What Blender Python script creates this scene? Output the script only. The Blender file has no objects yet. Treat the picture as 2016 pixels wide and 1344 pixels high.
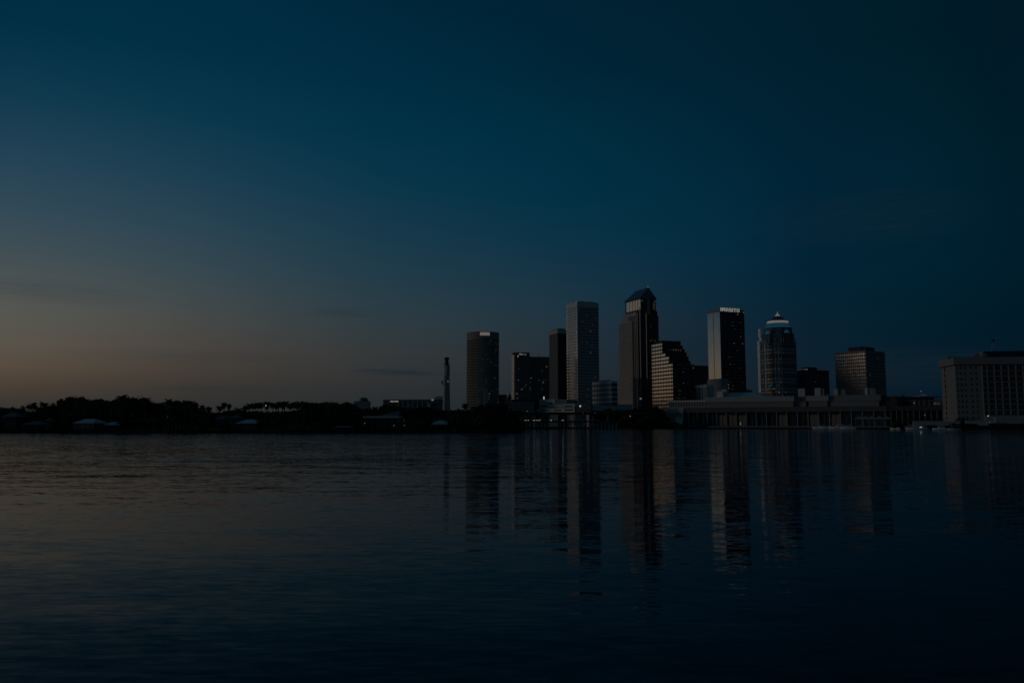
import bpy, math, random
from math import sin, cos, tan, atan, atan2, radians, pi, sqrt
random.seed(7)
scene = bpy.context.scene
col = scene.collection

# ------------------------------------------------------------------ camera
F_PX, CX, CY, HORIZON = 1680.0, 1008.0, 672.0, 837.0
PITCH = atan((HORIZON - CY) / F_PX)
CAM_H = 3.0
cam_data = bpy.data.cameras.new('camera'); cam = bpy.data.objects.new('camera', cam_data); col.objects.link(cam)
cam.location = (0, 0, CAM_H); cam.rotation_euler = (pi/2 + PITCH, 0, 0)
cam_data.sensor_width = 36; cam_data.lens = F_PX / 2016 * 36
cam_data.clip_start = 0.3; cam_data.clip_end = 30000
scene.camera = cam

# ------------------------------------------------------------------ exposure and render settings
scene.view_settings.view_transform = 'Standard'; scene.view_settings.look = 'None'
scene.view_settings.exposure = 0; scene.view_settings.gamma = 1
scene.render.engine = 'CYCLES'
scene.cycles.use_denoising = True
scene.cycles.use_adaptive_sampling = False
scene.cycles.max_bounces = 6; scene.cycles.glossy_bounces = 3; scene.cycles.diffuse_bounces = 2
scene.cycles.sample_clamp_indirect = 2.0; scene.cycles.blur_glossy = 0.3

# ------------------------------------------------------------------ sky: colour by true direction (azimuth, elevation)
def lin(c): return c/12.92 if c <= 0.04045 else ((c+0.055)/1.055)**2.4
def rgb(c, m=1.0): return tuple(lin(x/255.0)*m for x in c)
SKY = [  # photo column, [(row, sRGB)...]
 (30,  [(0,(0,44,66)),(100,(2,50,72)),(200,(18,58,78)),(300,(34,66,86)),(400,(48,73,88)),(500,(66,79,84)),(550,(75,82,83)),(600,(86,87,81)),(650,(88,87,80)),(700,(91,81,69)),(740,(84,70,57)),(780,(60,55,50)),(837,(47,46,45))]),
 (330, [(0,(0,43,64)),(100,(0,48,70)),(200,(6,54,74)),(300,(22,60,80)),(400,(36,66,84)),(500,(52,72,82)),(550,(60,74,79)),(600,(69,75,76)),(650,(75,73,69)),(700,(74,67,61)),(740,(66,59,52)),(780,(51,50,48)),(837,(43,43,44))]),
 (670, [(0,(0,38,58)),(100,(0,43,64)),(200,(0,48,70)),(300,(3,52,73)),(400,(17,56,75)),(500,(30,60,76)),(550,(37,61,73)),(600,(44,61,69)),(650,(50,60,64)),(700,(54,56,56)),(740,(51,52,51)),(780,(43,46,48)),(837,(36,41,43))]),
 (1045,[(0,(0,34,52)),(150,(0,39,58)),(300,(0,48,67)),(400,(3,49,69)),(450,(8,50,70)),(550,(24,52,68)),(620,(33,54,65)),(680,(38,49,56)),(740,(38,45,50)),(780,(35,41,46)),(837,(32,38,43))]),
 (1350,[(0,(0,31,47)),(150,(0,35,51)),(300,(0,41,59)),(450,(3,45,65)),(550,(10,43,61)),(620,(16,40,55)),(660,(20,38,51)),(740,(22,36,46)),(837,(20,32,42))]),
 (1610,[(0,(0,28,42)),(200,(0,32,48)),(350,(0,35,53)),(450,(0,35,53)),(550,(2,34,52)),(650,(7,32,48)),(720,(12,30,43)),(837,(12,26,38))]),
 (1810,[(0,(0,27,39)),(200,(0,31,45)),(350,(0,34,50)),(500,(0,33,49)),(600,(0,30,44)),(700,(4,28,40)),(837,(6,23,35))]),
 (1986,[(0,(0,23,35)),(150,(0,25,37)),(300,(0,27,40)),(450,(0,28,42)),(550,(0,27,41)),(650,(0,24,38)),(837,(2,20,32))]),
]
def colv(colm, v):
    pts = colm[1]
    if v <= pts[0][0]: return rgb(pts[0][1])
    for (v0, c0), (v1, c1) in zip(pts, pts[1:]):
        if v <= v1:
            t = (v-v0)/(v1-v0); a = rgb(c0); b = rgb(c1)
            return tuple(a[i]*(1-t)+b[i]*t for i in range(3))
    return rgb(pts[-1][1])
def sky_in_frame(u, v):
    if u <= SKY[0][0]: return colv(SKY[0], v)
    for A, B in zip(SKY, SKY[1:]):
        if u <= B[0]:
            t = (u-A[0])/(B[0]-A[0]); a = colv(A, v); b = colv(B, v)
            return tuple(a[i]*(1-t)+b[i]*t for i in range(3))
    return colv(SKY[-1], v)
def uv_of(az, el):
    x = sin(az)*cos(el); y = cos(az)*cos(el); z = sin(el)
    d = y*cos(PITCH)+z*sin(PITCH); yc = (-y*sin(PITCH)+z*cos(PITCH))/d; xc = x/d
    return CX+F_PX*xc, CY-F_PX*yc
def mixc(a, b, t): return tuple(a[i]*(1-t)+b[i]*t for i in range(3))
ZEN = rgb((4,36,52)); BACK = rgb((27,47,59))
def sky_dir(azd, eld):
    a = max(-30.0, min(30.0, azd))
    e = min(eld, 23.0 + 3.5*cos(radians(a*3)))
    if azd < -31: e *= 1+0.6*min(1, (-31-azd)/25.0)
    u, v = uv_of(radians(a), radians(e))
    c = sky_in_frame(u, v)
    if eld > 24:
        c = mixc(c, ZEN, min(1, (eld-24)/40))
    if azd < -30:
        low = 0.35*math.exp(-(eld/14.0)**2)+0.65*math.exp(-(eld/5.0)**2)
        # the afterglow peaks beyond the left edge of the frame
        t = 1 - min(1, abs(azd+68)/38.0); t = t*t*(3-2*t)
        g = (1+1.5*t*low, 1+0.95*t*low, 1+0.6*t*low)
        c = tuple(c[i]*g[i] for i in range(3))
        if azd < -95:
            s = min(1, (-95-azd)/50.0); s = s*s*(3-2*s)
            c = mixc(c, BACK, s)
    if azd > 30:
        s = min(1, max(0, (azd-34)/60.0))
        c = mixc(c, BACK, s)
    return c
world = bpy.data.worlds.new('World'); scene.world = world; world.use_nodes = True
NT = world.node_tree; N = NT.nodes; L = NT.links
for n in list(N): N.remove(n)
def wn(t, **k):
    n = N.new(t)
    for a, b in k.items(): setattr(n, a, b)
    return n
def wm(op, a=None, b=None, c=None, clamp=False):
    n = wn('ShaderNodeMath', operation=op); n.use_clamp = clamp
    for i, x in enumerate((a, b, c)):
        if x is None: continue
        if isinstance(x, (int, float)): n.inputs[i].default_value = x
        else: L.new(x, n.inputs[i])
    return n.outputs[0]
tc = wn('ShaderNodeTexCoord'); sp = wn('ShaderNodeSeparateXYZ'); L.new(tc.outputs['Generated'], sp.inputs[0])
az = wm('MULTIPLY', wm('ARCTAN2', sp.outputs[0], sp.outputs[1]), 180/pi)
el = wm('MULTIPLY', wm('ARCSINE', sp.outputs[2]), 180/pi)
azf = wm('ADD', wm('DIVIDE', az, 360.0), 0.5)
AZ = [-180,-145,-120,-100,-85,-68,-55,-42,-31,-26,-20.5,-15,-9,-3,3,8,14,20,26,31,45,70,180]
EL = [0,1.2,2.2,3.4,4.8,6.5,8.2,10,12.5,15.5,19,23,27,35,50,90]
prev = None
for i, e in enumerate(EL):
    r = wn('ShaderNodeValToRGB'); cr = r.color_ramp; cr.interpolation = 'LINEAR'
    while len(cr.elements) < len(AZ): cr.elements.new(0.5)
    for j, a in enumerate(AZ):
        cr.elements[j].position = (a/360.0)+0.5
    for j, a in enumerate(AZ):
        cr.elements[j].color = (*sky_dir(a, e), 1)
    L.new(azf, r.inputs[0])
    if prev is None: prev = r.outputs[0]
    else:
        f = wm('DIVIDE', wm('SUBTRACT', el, EL[i-1]), EL[i]-EL[i-1], clamp=True)
        m = wn('ShaderNodeMix', data_type='RGBA'); L.new(f, m.inputs[0]); L.new(prev, m.inputs[6]); L.new(r.outputs[0], m.inputs[7])
        prev = m.outputs[2]
# thin streaks of cloud, fixed to sky directions
cmb = wn('ShaderNodeCombineXYZ'); L.new(wm('MULTIPLY', az, 0.16), cmb.inputs[0]); L.new(wm('MULTIPLY', el, 3.2), cmb.inputs[1])
nz = wn('ShaderNodeTexNoise'); nz.inputs['Scale'].default_value = 2.2; nz.inputs['Detail'].default_value = 5; nz.inputs['Roughness'].default_value = 0.6
L.new(cmb.outputs[0], nz.inputs['Vector'])
def window(a0, e0, wa, we):
    da = wm('DIVIDE', wm('SUBTRACT', az, a0), wa); de = wm('DIVIDE', wm('SUBTRACT', el, e0), we)
    s = wm('ADD', wm('MULTIPLY', da, da), wm('MULTIPLY', de, de))
    return wm('SUBTRACT', 1.0, s, clamp=True)
def azel(u, v):
    xc = (u-CX)/F_PX; yc = (CY-v)/F_PX
    y = cos(PITCH)-sin(PITCH)*yc; z = sin(PITCH)+cos(PITCH)*yc
    return math.degrees(atan2(xc, y)), math.degrees(atan2(z, sqrt(xc*xc+y*y)))
clouds = None
for (u, v, wu, wv, s) in [(780,732,95,8,1.0),(745,729,60,4,1.0),(850,737,70,5,0.8),(920,735,60,3,0.5),(100,573,170,24,0.22),(670,616,70,12,0.28),(1700,430,220,60,0.24),(1800,725,180,45,0.26),(430,765,150,9,0.22),(520,120,260,40,0.07),(380,700,240,16,0.16),(1330,640,120,30,0.16)]:
    a0, e0 = azel(u, v); wa = math.degrees(wu/F_PX); we = math.degrees(wv/F_PX)
    w = wm('MULTIPLY', window(a0, e0, wa, we), s)
    clouds = w if clouds is None else wm('MAXIMUM', clouds, w)
th = wn('ShaderNodeMapRange'); th.inputs['From Min'].default_value = 0.40; th.inputs['From Max'].default_value = 0.64
L.new(nz.outputs[0], th.inputs['Value'])
cf = wm('MULTIPLY', clouds, wm('MULTIPLY_ADD', th.outputs[0], 0.6, 0.4), clamp=True)
cm = wn('ShaderNodeMix', data_type='RGBA'); L.new(cf, cm.inputs[0]); L.new(prev, cm.inputs[6])
cm.inputs[7].default_value = (*rgb((30,41,50)), 1)
bg = wn('ShaderNodeBackground'); L.new(cm.outputs[2], bg.inputs['Color']); bg.inputs['Strength'].default_value = 1.0
# faint Nishita twilight with the sun at the horizon, same direction as the sun lamp
SUN_AZ, SUN_EL = -97.0, 1.0
ns = wn('ShaderNodeTexSky'); ns.sky_type = 'NISHITA'; ns.sun_disc = False
ns.sun_elevation = radians(SUN_EL); ns.sun_rotation = radians(SUN_AZ)
bg2 = wn('ShaderNodeBackground'); L.new(ns.outputs[0], bg2.inputs['Color']); bg2.inputs['Strength'].default_value = 0.0004
ad = wn('ShaderNodeAddShader'); L.new(bg.outputs[0], ad.inputs[0]); L.new(bg2.outputs[0], ad.inputs[1])
out = wn('ShaderNodeOutputWorld'); L.new(ad.outputs[0], out.inputs['Surface'])

sd = bpy.data.lights.new('sun', 'SUN'); sun = bpy.data.objects.new('sun', sd); col.objects.link(sun)
sd.energy = 0.21; sd.angle = radians(12); sd.color = (1.0, 0.86, 0.74)
_se, _sa = radians(3.0), radians(SUN_AZ)
from mathutils import Vector
sun.rotation_euler = Vector((sin(_sa)*cos(_se), cos(_sa)*cos(_se), sin(_se))).to_track_quat('Z', 'Y').to_euler()

# ------------------------------------------------------------------ photo helpers
def kz(u, v):
    xc = (u-CX)/F_PX; yc = (CY-v)/F_PX
    y = cos(PITCH)-sin(PITCH)*yc; z = sin(PITCH)+cos(PITCH)*yc
    return xc/y, z/y
G = 1.2   # land level above the water
def P(u, v, D):
    k, z = kz(u, v); return (k*D, D, CAM_H+z*D)

# ------------------------------------------------------------------ mesh helpers
class MB:
    def __init__(s): s.v = []; s.f = []
    def box(s, x0, y0, z0, x1, y1, z1):
        b = len(s.v)
        s.v += [(x0,y0,z0),(x1,y0,z0),(x1,y1,z0),(x0,y1,z0),(x0,y0,z1),(x1,y0,z1),(x1,y1,z1),(x0,y1,z1)]
        s.f += [(b,b+3,b+2,b+1),(b+4,b+5,b+6,b+7),(b,b+1,b+5,b+4),(b+1,b+2,b+6,b+5),(b+2,b+3,b+7,b+6),(b+3,b,b+4,b+7)]
        return s
    def prism(s, poly, z0, z1, top=None):
        n = len(poly); b = len(s.v); top = top or poly
        s.v += [(x, y, z0) for x, y in poly] + [(x, y, z1) for x, y in top]
        s.f.append(tuple(range(b+n-1, b-1, -1))); s.f.append(tuple(range(b+n, b+2*n)))
        for i in range(n):
            j = (i+1) % n; s.f.append((b+i, b+j, b+n+j, b+n+i))
        return s
    def lathe(s, prof, n=32, cx=0, cy=0):
        b = len(s.v)
        for r, z in prof:
            for i in range(n):
                a = 2*pi*i/n; s.v.append((cx+r*cos(a), cy+r*sin(a), z))
        for k in range(len(prof)-1):
            for i in range(n):
                j = (i+1) % n; s.f.append((b+k*n+i, b+k*n+j, b+(k+1)*n+j, b+(k+1)*n+i))
        s.f.append(tuple(b+n-1-i for i in range(n)))
        m = b+(len(prof)-1)*n; s.f.append(tuple(m+i for i in range(n)))
        return s
    def tube(s, pts, rad, n=6):
        b = len(s.v)
        for k, p in enumerate(pts):
            q0 = Vector(pts[max(0, k-1)]); q1 = Vector(pts[min(len(pts)-1, k+1)]); d = (q1-q0).normalized()
            up = Vector((0, 0, 1)) if abs(d.z) < 0.9 else Vector((1, 0, 0))
            x = d.cross(up).normalized(); y = d.cross(x)
            r = rad[k] if isinstance(rad, (list, tuple)) else rad
            for i in range(n):
                a = 2*pi*i/n; s.v.append(tuple(Vector(p)+x*(r*cos(a))+y*(r*sin(a))))
        for k in range(len(pts)-1):
            for i in range(n):
                j = (i+1) % n; s.f.append((b+k*n+i, b+k*n+j, b+(k+1)*n+j, b+(k+1)*n+i))
        s.f.append(tuple(b+n-1-i for i in range(n))); m = b+(len(pts)-1)*n; s.f.append(tuple(m+i for i in range(n)))
        return s
    def blob(s, c, r, seed=0, amp=0.15, n=10, m=7):
        rnd = random.Random(seed); ph = [rnd.uniform(0, 6.28) for _ in range(6)]
        b = len(s.v)
        for k in range(m+1):
            t = pi*k/m
            for i in range(n):
                a = 2*pi*i/n
                q = 1+amp*(sin(3*a+ph[0]+2*t)+sin(2*a*1+ph[1]-3*t)+sin(5*a+ph[2]+t))*0.6
                if k in (0, m): q = 1
                s.v.append((c[0]+r[0]*q*sin(t)*cos(a), c[1]+r[1]*q*sin(t)*sin(a), c[2]+r[2]*q*cos(t)))
        for k in range(m):
            for i in range(n):
                j = (i+1) % n; s.f.append((b+k*n+i, b+(k+1)*n+i, b+(k+1)*n+j, b+k*n+j))
        return s
    def quad(s, a, b_, c, d):
        b = len(s.v); s.v += [a, b_, c, d]; s.f.append((b, b+1, b+2, b+3)); return s
    def mesh(s, name):
        me = bpy.data.meshes.new(name); me.from_pydata(s.v, [], s.f); me.update(); return me
    def build(s, name, mat, parent=None, smooth=False):
        me = s.mesh(name); me.materials.append(mat)
        if smooth:
            for p in me.polygons: p.use_smooth = True
        o = bpy.data.objects.new(name, me); col.objects.link(o)
        if parent is not None: o.parent = parent
        return o
def tag(o, label, cat, group=None):
    o['label'] = label; o['category'] = cat
    if group: o['group'] = group
    return o
def thing(name, label, cat, loc=(0,0,0), rz=0.0, group=None):
    o = bpy.data.objects.new(name, None); col.objects.link(o); o.location = loc; o.rotation_euler = (0, 0, rz)
    o.empty_display_size = 1
    return tag(o, label, cat, group)
def copy_tree(o, parent=None):
    c = o.copy(); col.objects.link(c)
    if parent is not None: c.parent = parent
    for ch in [x for x in o.children]: copy_tree(ch, c)
    return c
def structure(o): o['kind'] = 'structure'; return o

# ------------------------------------------------------------------ materials
def mat(name, c, rough=0.8, metal=0.0, var=0.15, scale=0.25, spec=0.3, wob=0.0, c2=None):
    m = bpy.data.materials.new(name); m.use_nodes = True; nt = m.node_tree; b = nt.nodes['Principled BSDF']
    b.inputs['Roughness'].default_value = rough; b.inputs['Metallic'].default_value = metal
    b.inputs['Specular IOR Level'].default_value = spec
    t = nt.nodes.new('ShaderNodeTexCoord'); n = nt.nodes.new('ShaderNodeTexNoise')
    n.inputs['Scale'].default_value = scale; n.inputs['Detail'].default_value = 4
    nt.links.new(t.outputs['Object'], n.inputs['Vector'])
    mx = nt.nodes.new('ShaderNodeMix'); mx.data_type = 'RGBA'
    mx.inputs[6].default_value = (*[x*(1-var) for x in c], 1)
    c2 = c2 or [x*(1+var) for x in c]
    mx.inputs[7].default_value = (*c2, 1)
    nt.links.new(n.outputs[0], mx.inputs[0]); nt.links.new(mx.outputs[2], b.inputs['Base Color'])
    if wob > 0:   # panes never hang perfectly flat
        v = nt.nodes.new('ShaderNodeTexVoronoi'); v.inputs['Scale'].default_value = 0.45
        nt.links.new(t.outputs['Object'], v.inputs['Vector'])
        s = nt.nodes.new('ShaderNodeVectorMath'); s.operation = 'MULTIPLY_ADD'
        s.inputs[1].default_value = (wob,)*3; s.inputs[2].default_value = (-wob/2,)*3
        nt.links.new(v.outputs['Color'], s.inputs[0])
        g = nt.nodes.new('ShaderNodeNewGeometry'); a = nt.nodes.new('ShaderNodeVectorMath'); a.operation = 'ADD'
        nt.links.new(g.outputs['Normal'], a.inputs[0]); nt.links.new(s.outputs[0], a.inputs[1])
        q = nt.nodes.new('ShaderNodeVectorMath'); q.operation = 'NORMALIZE'; nt.links.new(a.outputs[0], q.inputs[0])
        nt.links.new(q.outputs[0], b.inputs['Normal'])
    return m
def glow(name, c, s):
    m = bpy.data.materials.new(name); m.use_nodes = True; b = m.node_tree.nodes['Principled BSDF']
    b.inputs['Base Color'].default_value = (0.05, 0.05, 0.05, 1)
    b.inputs['Emission Color'].default_value = (*c, 1); b.inputs['Emission Strength'].default_value = s
    return m
M = {}
M['concrete'] = mat('concrete', (0.40,0.38,0.36))
M['hotel_wall'] = mat('hotel_wall', (0.215,0.20,0.185))
M['white_stone'] = mat('white_stone', (0.54,0.52,0.50))
M['grey_stone'] = mat('grey_stone', (0.30,0.29,0.28))
M['brown_stone'] = mat('brown_stone', (0.24,0.20,0.17))
M['granite'] = mat('granite', (0.30,0.27,0.245))
M['dark_stone'] = mat('dark_stone', (0.05,0.05,0.055))
M['black_panel'] = mat('black_panel', (0.015,0.015,0.018), 0.5)
M['glass'] = mat('glass', (0.02,0.024,0.03), 0.08, 0.0, 0.3, 0.3, 0.5, 0.02)
M['mirror_glass'] = mat('mirror_glass', (0.50,0.53,0.56), 0.06, 1.0, 0.12, 0.35, 0.5, 0.012)
M['grey_glass'] = mat('grey_glass', (0.20,0.20,0.21), 0.10, 1.0, 0.2, 0.3, 0.5, 0.03)
M['bronze_glass'] = mat('bronze_glass', (0.22,0.195,0.175), 0.12, 1.0, 0.25, 0.3, 0.5, 0.03)
M['lit_teal_glass'] = mat('lit_teal_glass', (0.25,0.42,0.5), 0.15, 0.9, 0.2, 0.3, 0.5, 0.03)
M['lit_teal_glass'].node_tree.nodes['Principled BSDF'].inputs['Emission Color'].default_value = (0.05,0.55,0.9,1)
M['lit_teal_glass'].node_tree.nodes['Principled BSDF'].inputs['Emission Strength'].default_value = 0.03  # lamplight on the dome, put into the glass as a faint glow
M['blue_stone'] = mat('blue_stone', (0.06,0.095,0.12), 0.6)
M['pole_paint'] = mat('pole_paint', (0.04,0.045,0.05), 0.7, 0, 0.1)
M['hall_wall'] = mat('hall_wall', (0.20,0.195,0.19))
M['hall_roof'] = mat('hall_roof', (0.30,0.30,0.30))
M['bronze_dull'] = mat('bronze_dull', (0.125,0.113,0.102), 0.34, 1.0, 0.25, 0.3, 0.5, 0.05)
M['lit_balcony'] = glow('lit_balcony', (1.0,0.86,0.70), 0.055)
M['fascia'] = mat('fascia', (0.09,0.088,0.085))
M['house_roof_pale'] = mat('house_roof_pale', (0.34,0.38,0.40), 0.6)
M['house_roof'] = mat('house_roof', (0.10,0.11,0.12), 0.7)
M['steel'] = mat('steel', (0.35,0.36,0.37), 0.4, 0.8)
M['roof_metal'] = mat('roof_metal', (0.10,0.12,0.14), 0.35, 0.5)
M['light_roof'] = mat('light_roof', (0.36,0.40,0.42), 0.7)
M['mid_roof'] = mat('mid_roof', (0.17,0.19,0.20), 0.7)
M['house_wall'] = mat('house_wall', (0.045,0.05,0.055))
M['wood'] = mat('wood', (0.10,0.08,0.06), 0.8, 0, 0.3, 1.0)
M['asphalt'] = mat('asphalt', (0.05,0.05,0.05), 0.9)
M['foliage'] = mat('foliage', (0.028,0.045,0.018), 0.85, 0, 0.5, 0.5, 0.1)
M['palm_leaf'] = mat('palm_leaf', (0.03,0.05,0.02), 0.8, 0, 0.4, 0.8, 0.1)
M['bark'] = mat('bark', (0.06,0.05,0.04), 0.9, 0, 0.3, 2.0, 0.1)
M['canvas'] = mat('canvas', (0.5,0.52,0.53), 0.8)
M['hull'] = mat('hull', (0.6,0.62,0.64), 0.3, 0, 0.05)
M['paint_dark'] = mat('paint_dark', (0.06,0.07,0.09), 0.3, 0, 0.1)
M['rubber'] = mat('rubber', (0.02,0.02,0.02), 0.8)
M['warm_dim'] = glow('warm_dim', (1.0,0.74,0.5), 0.016)
M['warm_mid'] = glow('warm_mid', (1.0,0.76,0.54), 0.06)
M['cool_dim'] = glow('cool_dim', (0.7,0.85,1.0), 0.025)
M['sign_glow'] = glow('sign_glow', (1.0,0.93,0.82), 0.20)
M['crown_glow'] = glow('crown_glow', (1.0,0.86,0.68), 0.13)
M['teal_glow'] = glow('teal_glow', (0.05,0.45,0.75), 0.10)
M['louvre_glow'] = glow('louvre_glow', (1.0,0.86,0.68), 0.12)
M['lamp'] = glow('lamp', (1.0,0.84,0.66), 0.6)
M['lamp_white'] = glow('lamp_white', (0.9,0.95,1.0), 0.5)
M['headlight'] = glow('headlight', (1.0,0.85,0.68), 0.5)
LIT = ['warm_dim','warm_dim','warm_dim','warm_mid','cool_dim']

# ------------------------------------------------------------------ ground and water
shore = [(-900,345),(-400,345),(-260,347)]
for u, D in [(0,345),(60,342),(130,350),(330,336),(470,345),(560,340),(700,338),(740,356),(830,362),(870,366),(900,352),(960,350),(1000,372),(1018,400),(1030,470),(1034,600),(1034,780)]:
    shore.append((kz(u, 845)[0]*D, D))
for u, D in [(1200,835),(1300,850),(1352,852),(1760,757),(1775,640),(1790,592),(1900,586),(2016,578),(2200,570)]:
    shore.append((kz(u, 845)[0]*D, D))
shore += [(1500,560)]
g = MB(); n = len(shore)
far = [(1500*6,12000),(-900*8,12000),(-5000,345),(-900,345)]
b0 = 0
poly = shore + [(14000,560),(14000,12000),(-14000,12000),(-14000,345)]
g.prism([(x, y) for x, y in poly], -3.0, G)
gm = mat('ground_cover', (0.02,0.026,0.016), 0.95, 0, 0.4, 0.15, 0.0)
structure(g.build('ground', gm))
# seawall cap along the shore
sw = MB()
for (x0, y0), (x1, y1) in zip(shore, shore[1:]):
    d = Vector((x1-x0, y1-y0)).normalized(); nx, ny = d.y, -d.x
    sw.prism([(x0+nx*0.5, y0+ny*0.5), (x1+nx*0.5, y1+ny*0.5), (x1-nx*0.6, y1-ny*0.6), (x0-nx*0.6, y0-ny*0.6)], -2, G+0.25)
tag(sw.build('seawall', mat('seawall_concrete', (0.02,0.02,0.02), 0.95, 0, 0.2, 0.3, 0.0)), 'dark concrete seawall running along the whole waterline', 'seawall')

wmat = bpy.data.materials.new('water'); wmat.use_nodes = True; nt = wmat.node_tree; B = nt.nodes['Principled BSDF']
B.inputs['Base Color'].default_value = (0.001,0.018,0.034,1); B.inputs['Roughness'].default_value = 0.04; B.inputs['IOR'].default_value = 1.092
tcn = nt.nodes.new('ShaderNodeTexCoord')
def wave(scale, rot, detail, sc, amp):
    mp = nt.nodes.new('ShaderNodeMapping'); mp.inputs['Scale'].default_value = sc; mp.inputs['Rotation'].default_value = (0,0,radians(rot))
    nt.links.new(tcn.outputs['Object'], mp.inputs[0])
    n = nt.nodes.new('ShaderNodeTexNoise'); n.inputs['Scale'].default_value = scale; n.inputs['Detail'].default_value = detail; n.inputs['Roughness'].default_value = 0.55
    nt.links.new(mp.outputs[0], n.inputs['Vector'])
    s = nt.nodes.new('ShaderNodeVectorMath'); s.operation = 'MULTIPLY_ADD'
    s.inputs[1].default_value = (amp[0], amp[1], 0); s.inputs[2].default_value = (-amp[0]/2, -amp[1]/2, 0)
    nt.links.new(n.outputs['Color'], s.inputs[0]); return s.outputs[0]
def vadd(a, b):
    n = nt.nodes.new('ShaderNodeVectorMath'); n.operation = 'ADD'
    for i, x in enumerate((a, b)):
        if isinstance(x, tuple): n.inputs[i].default_value = x
        else: nt.links.new(x, n.inputs[i])
    return n.outputs[0]
w1 = wave(1.0, 8, 3, (1.2,4.6,1), (0.032,0.12))
w2 = wave(1.0, -14, 2, (3.0,9.0,1), (0.034,0.09))
w3 = wave(1.0, 6, 2, (0.16,0.8,1), (0.014,0.07))
# patches of calm and ruffled water
mp = nt.nodes.new('ShaderNodeMapping'); mp.inputs['Scale'].default_value = (0.006,0.03,1); nt.links.new(tcn.outputs['Object'], mp.inputs[0])
pn = nt.nodes.new('ShaderNodeTexNoise'); pn.inputs['Scale'].default_value = 1; nt.links.new(mp.outputs[0], pn.inputs['Vector'])
pr = nt.nodes.new('ShaderNodeMapRange'); pr.inputs['From Min'].default_value = 0.35; pr.inputs['From Max'].default_value = 0.65
pr.inputs['To Min'].default_value = 0.82; pr.inputs['To Max'].default_value = 1.18; nt.links.new(pn.outputs[0], pr.inputs['Value'])
# the open middle of the bay is more wind-ruffled than the lee by the near bank
sy = nt.nodes.new('ShaderNodeSeparateXYZ'); nt.links.new(tcn.outputs['Object'], sy.inputs[0])
dr_ = nt.nodes.new('ShaderNodeMapRange'); dr_.inputs['From Min'].default_value = 20; dr_.inputs['From Max'].default_value = 160
dr_.inputs['To Min'].default_value = 0.85; dr_.inputs['To Max'].default_value = 4.5; nt.links.new(sy.outputs[1], dr_.inputs['Value'])
def nmath(op, a, b=None):
    n = nt.nodes.new('ShaderNodeMath'); n.operation = op
    for i, x in enumerate((a, b)):
        if x is None: continue
        if isinstance(x, (int, float)): n.inputs[i].default_value = x
        else: nt.links.new(x, n.inputs[i])
    return n.outputs[0]
by = nmath('DIVIDE', nmath('ABSOLUTE', nmath('SUBTRACT', nmath('ADD', sy.outputs[1], nmath('MULTIPLY', sy.outputs[0], -0.03)), 74.0)), 6.0)
bx_ = nmath('DIVIDE', nmath('ABSOLUTE', nmath('ADD', sy.outputs[0], 14.0)), 34.0)
bk = nmath('MULTIPLY', nmath('MAXIMUM', nmath('SUBTRACT', 1.0, nmath('MULTIPLY', by, by)), 0.0), nmath('MAXIMUM', nmath('SUBTRACT', 1.0, nmath('MULTIPLY', bx_, bx_)), 0.0))
near = nmath('MAXIMUM', nmath('SUBTRACT', 1.0, nmath('DIVIDE', sy.outputs[1], 24.0)), 0.0)
prb = nmath('ADD', nmath('ADD', pr.outputs[0], nmath('MULTIPLY', bk, 1.4)), nmath('MULTIPLY', near, 0.35))
mm = nt.nodes.new('ShaderNodeMath'); mm.operation = 'MULTIPLY'; nt.links.new(prb, mm.inputs[0]); nt.links.new(dr_.outputs[0], mm.inputs[1])
sc_ = nt.nodes.new('ShaderNodeVectorMath'); sc_.operation = 'SCALE'; nt.links.new(vadd(vadd(w1, w2), w3), sc_.inputs[0]); nt.links.new(mm.outputs[0], sc_.inputs['Scale'])
nn = nt.nodes.new('ShaderNodeVectorMath'); nn.operation = 'NORMALIZE'; nt.links.new(vadd(sc_.outputs[0], (0,0,1)), nn.inputs[0])
nt.links.new(nn.outputs[0], B.inputs['Normal'])
wt = MB(); wt.quad((-14000,-2000,0),(14000,-2000,0),(14000,1500,0),(-14000,1500,0))
structure(wt.build('water', wmat))

# ------------------------------------------------------------------ building frame
VREF = {'residential_tower':745,'dark_ribbed_tower':720,'pale_grid_tower':700,'gabled_tower':680,'terraced_office':740,'dark_banded_block':750,'mirror_glass_tower':690,'domed_tower':700,'dark_box_tower':750,'bronze_office_block':730,'white_midrise':770}
class Bld:
    """local frame at a building's near corner: x along the front, y along the left side going back"""
    def __init__(s, name, label, u, D, yaw, v=800, cat='building', group=None, dx=0):
        v = VREF.get(name, v); s.v0 = v
        k, _ = kz(u, v); s.O = Vector((k*D, D)); s.yaw = radians(yaw)
        s.e1 = Vector((cos(s.yaw), sin(s.yaw))); s.e2 = Vector((-sin(s.yaw), cos(s.yaw)))
        s.t = thing(name, label, cat, (s.O.x, s.O.y, G), s.yaw, group)
    def Y(s, u, v, b=0.0):   # pixel -> (x, z) on the local plane y=b
        k, z = kz(u, v); o = s.O+s.e2*b
        a = (k*o.y-o.x)/(s.e1.x-k*s.e1.y); d = o.y+a*s.e1.y
        return a, CAM_H+z*d-G
    def X(s, u, v, a=0.0):   # pixel -> (y, z) on the local plane x=a
        k, z = kz(u, v); o = s.O+s.e1*a
        b = (k*o.y-o.x)/(s.e2.x-k*s.e2.y); d = o.y+b*s.e2.y
        return b, CAM_H+z*d-G
    def a(s, u, v=None, b=0.0): return s.Y(u, v or s.v0, b)[0]
    def b(s, u, v=None, a=0.0): return s.X(u, v or s.v0, a)[0]
    def z(s, v, u=None, b=0.0):
        k, z = kz(0 if u is None else u, v)
        if u is None: return CAM_H+z*s.O.y-G
        return s.Y(u, v, b)[1]
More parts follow.
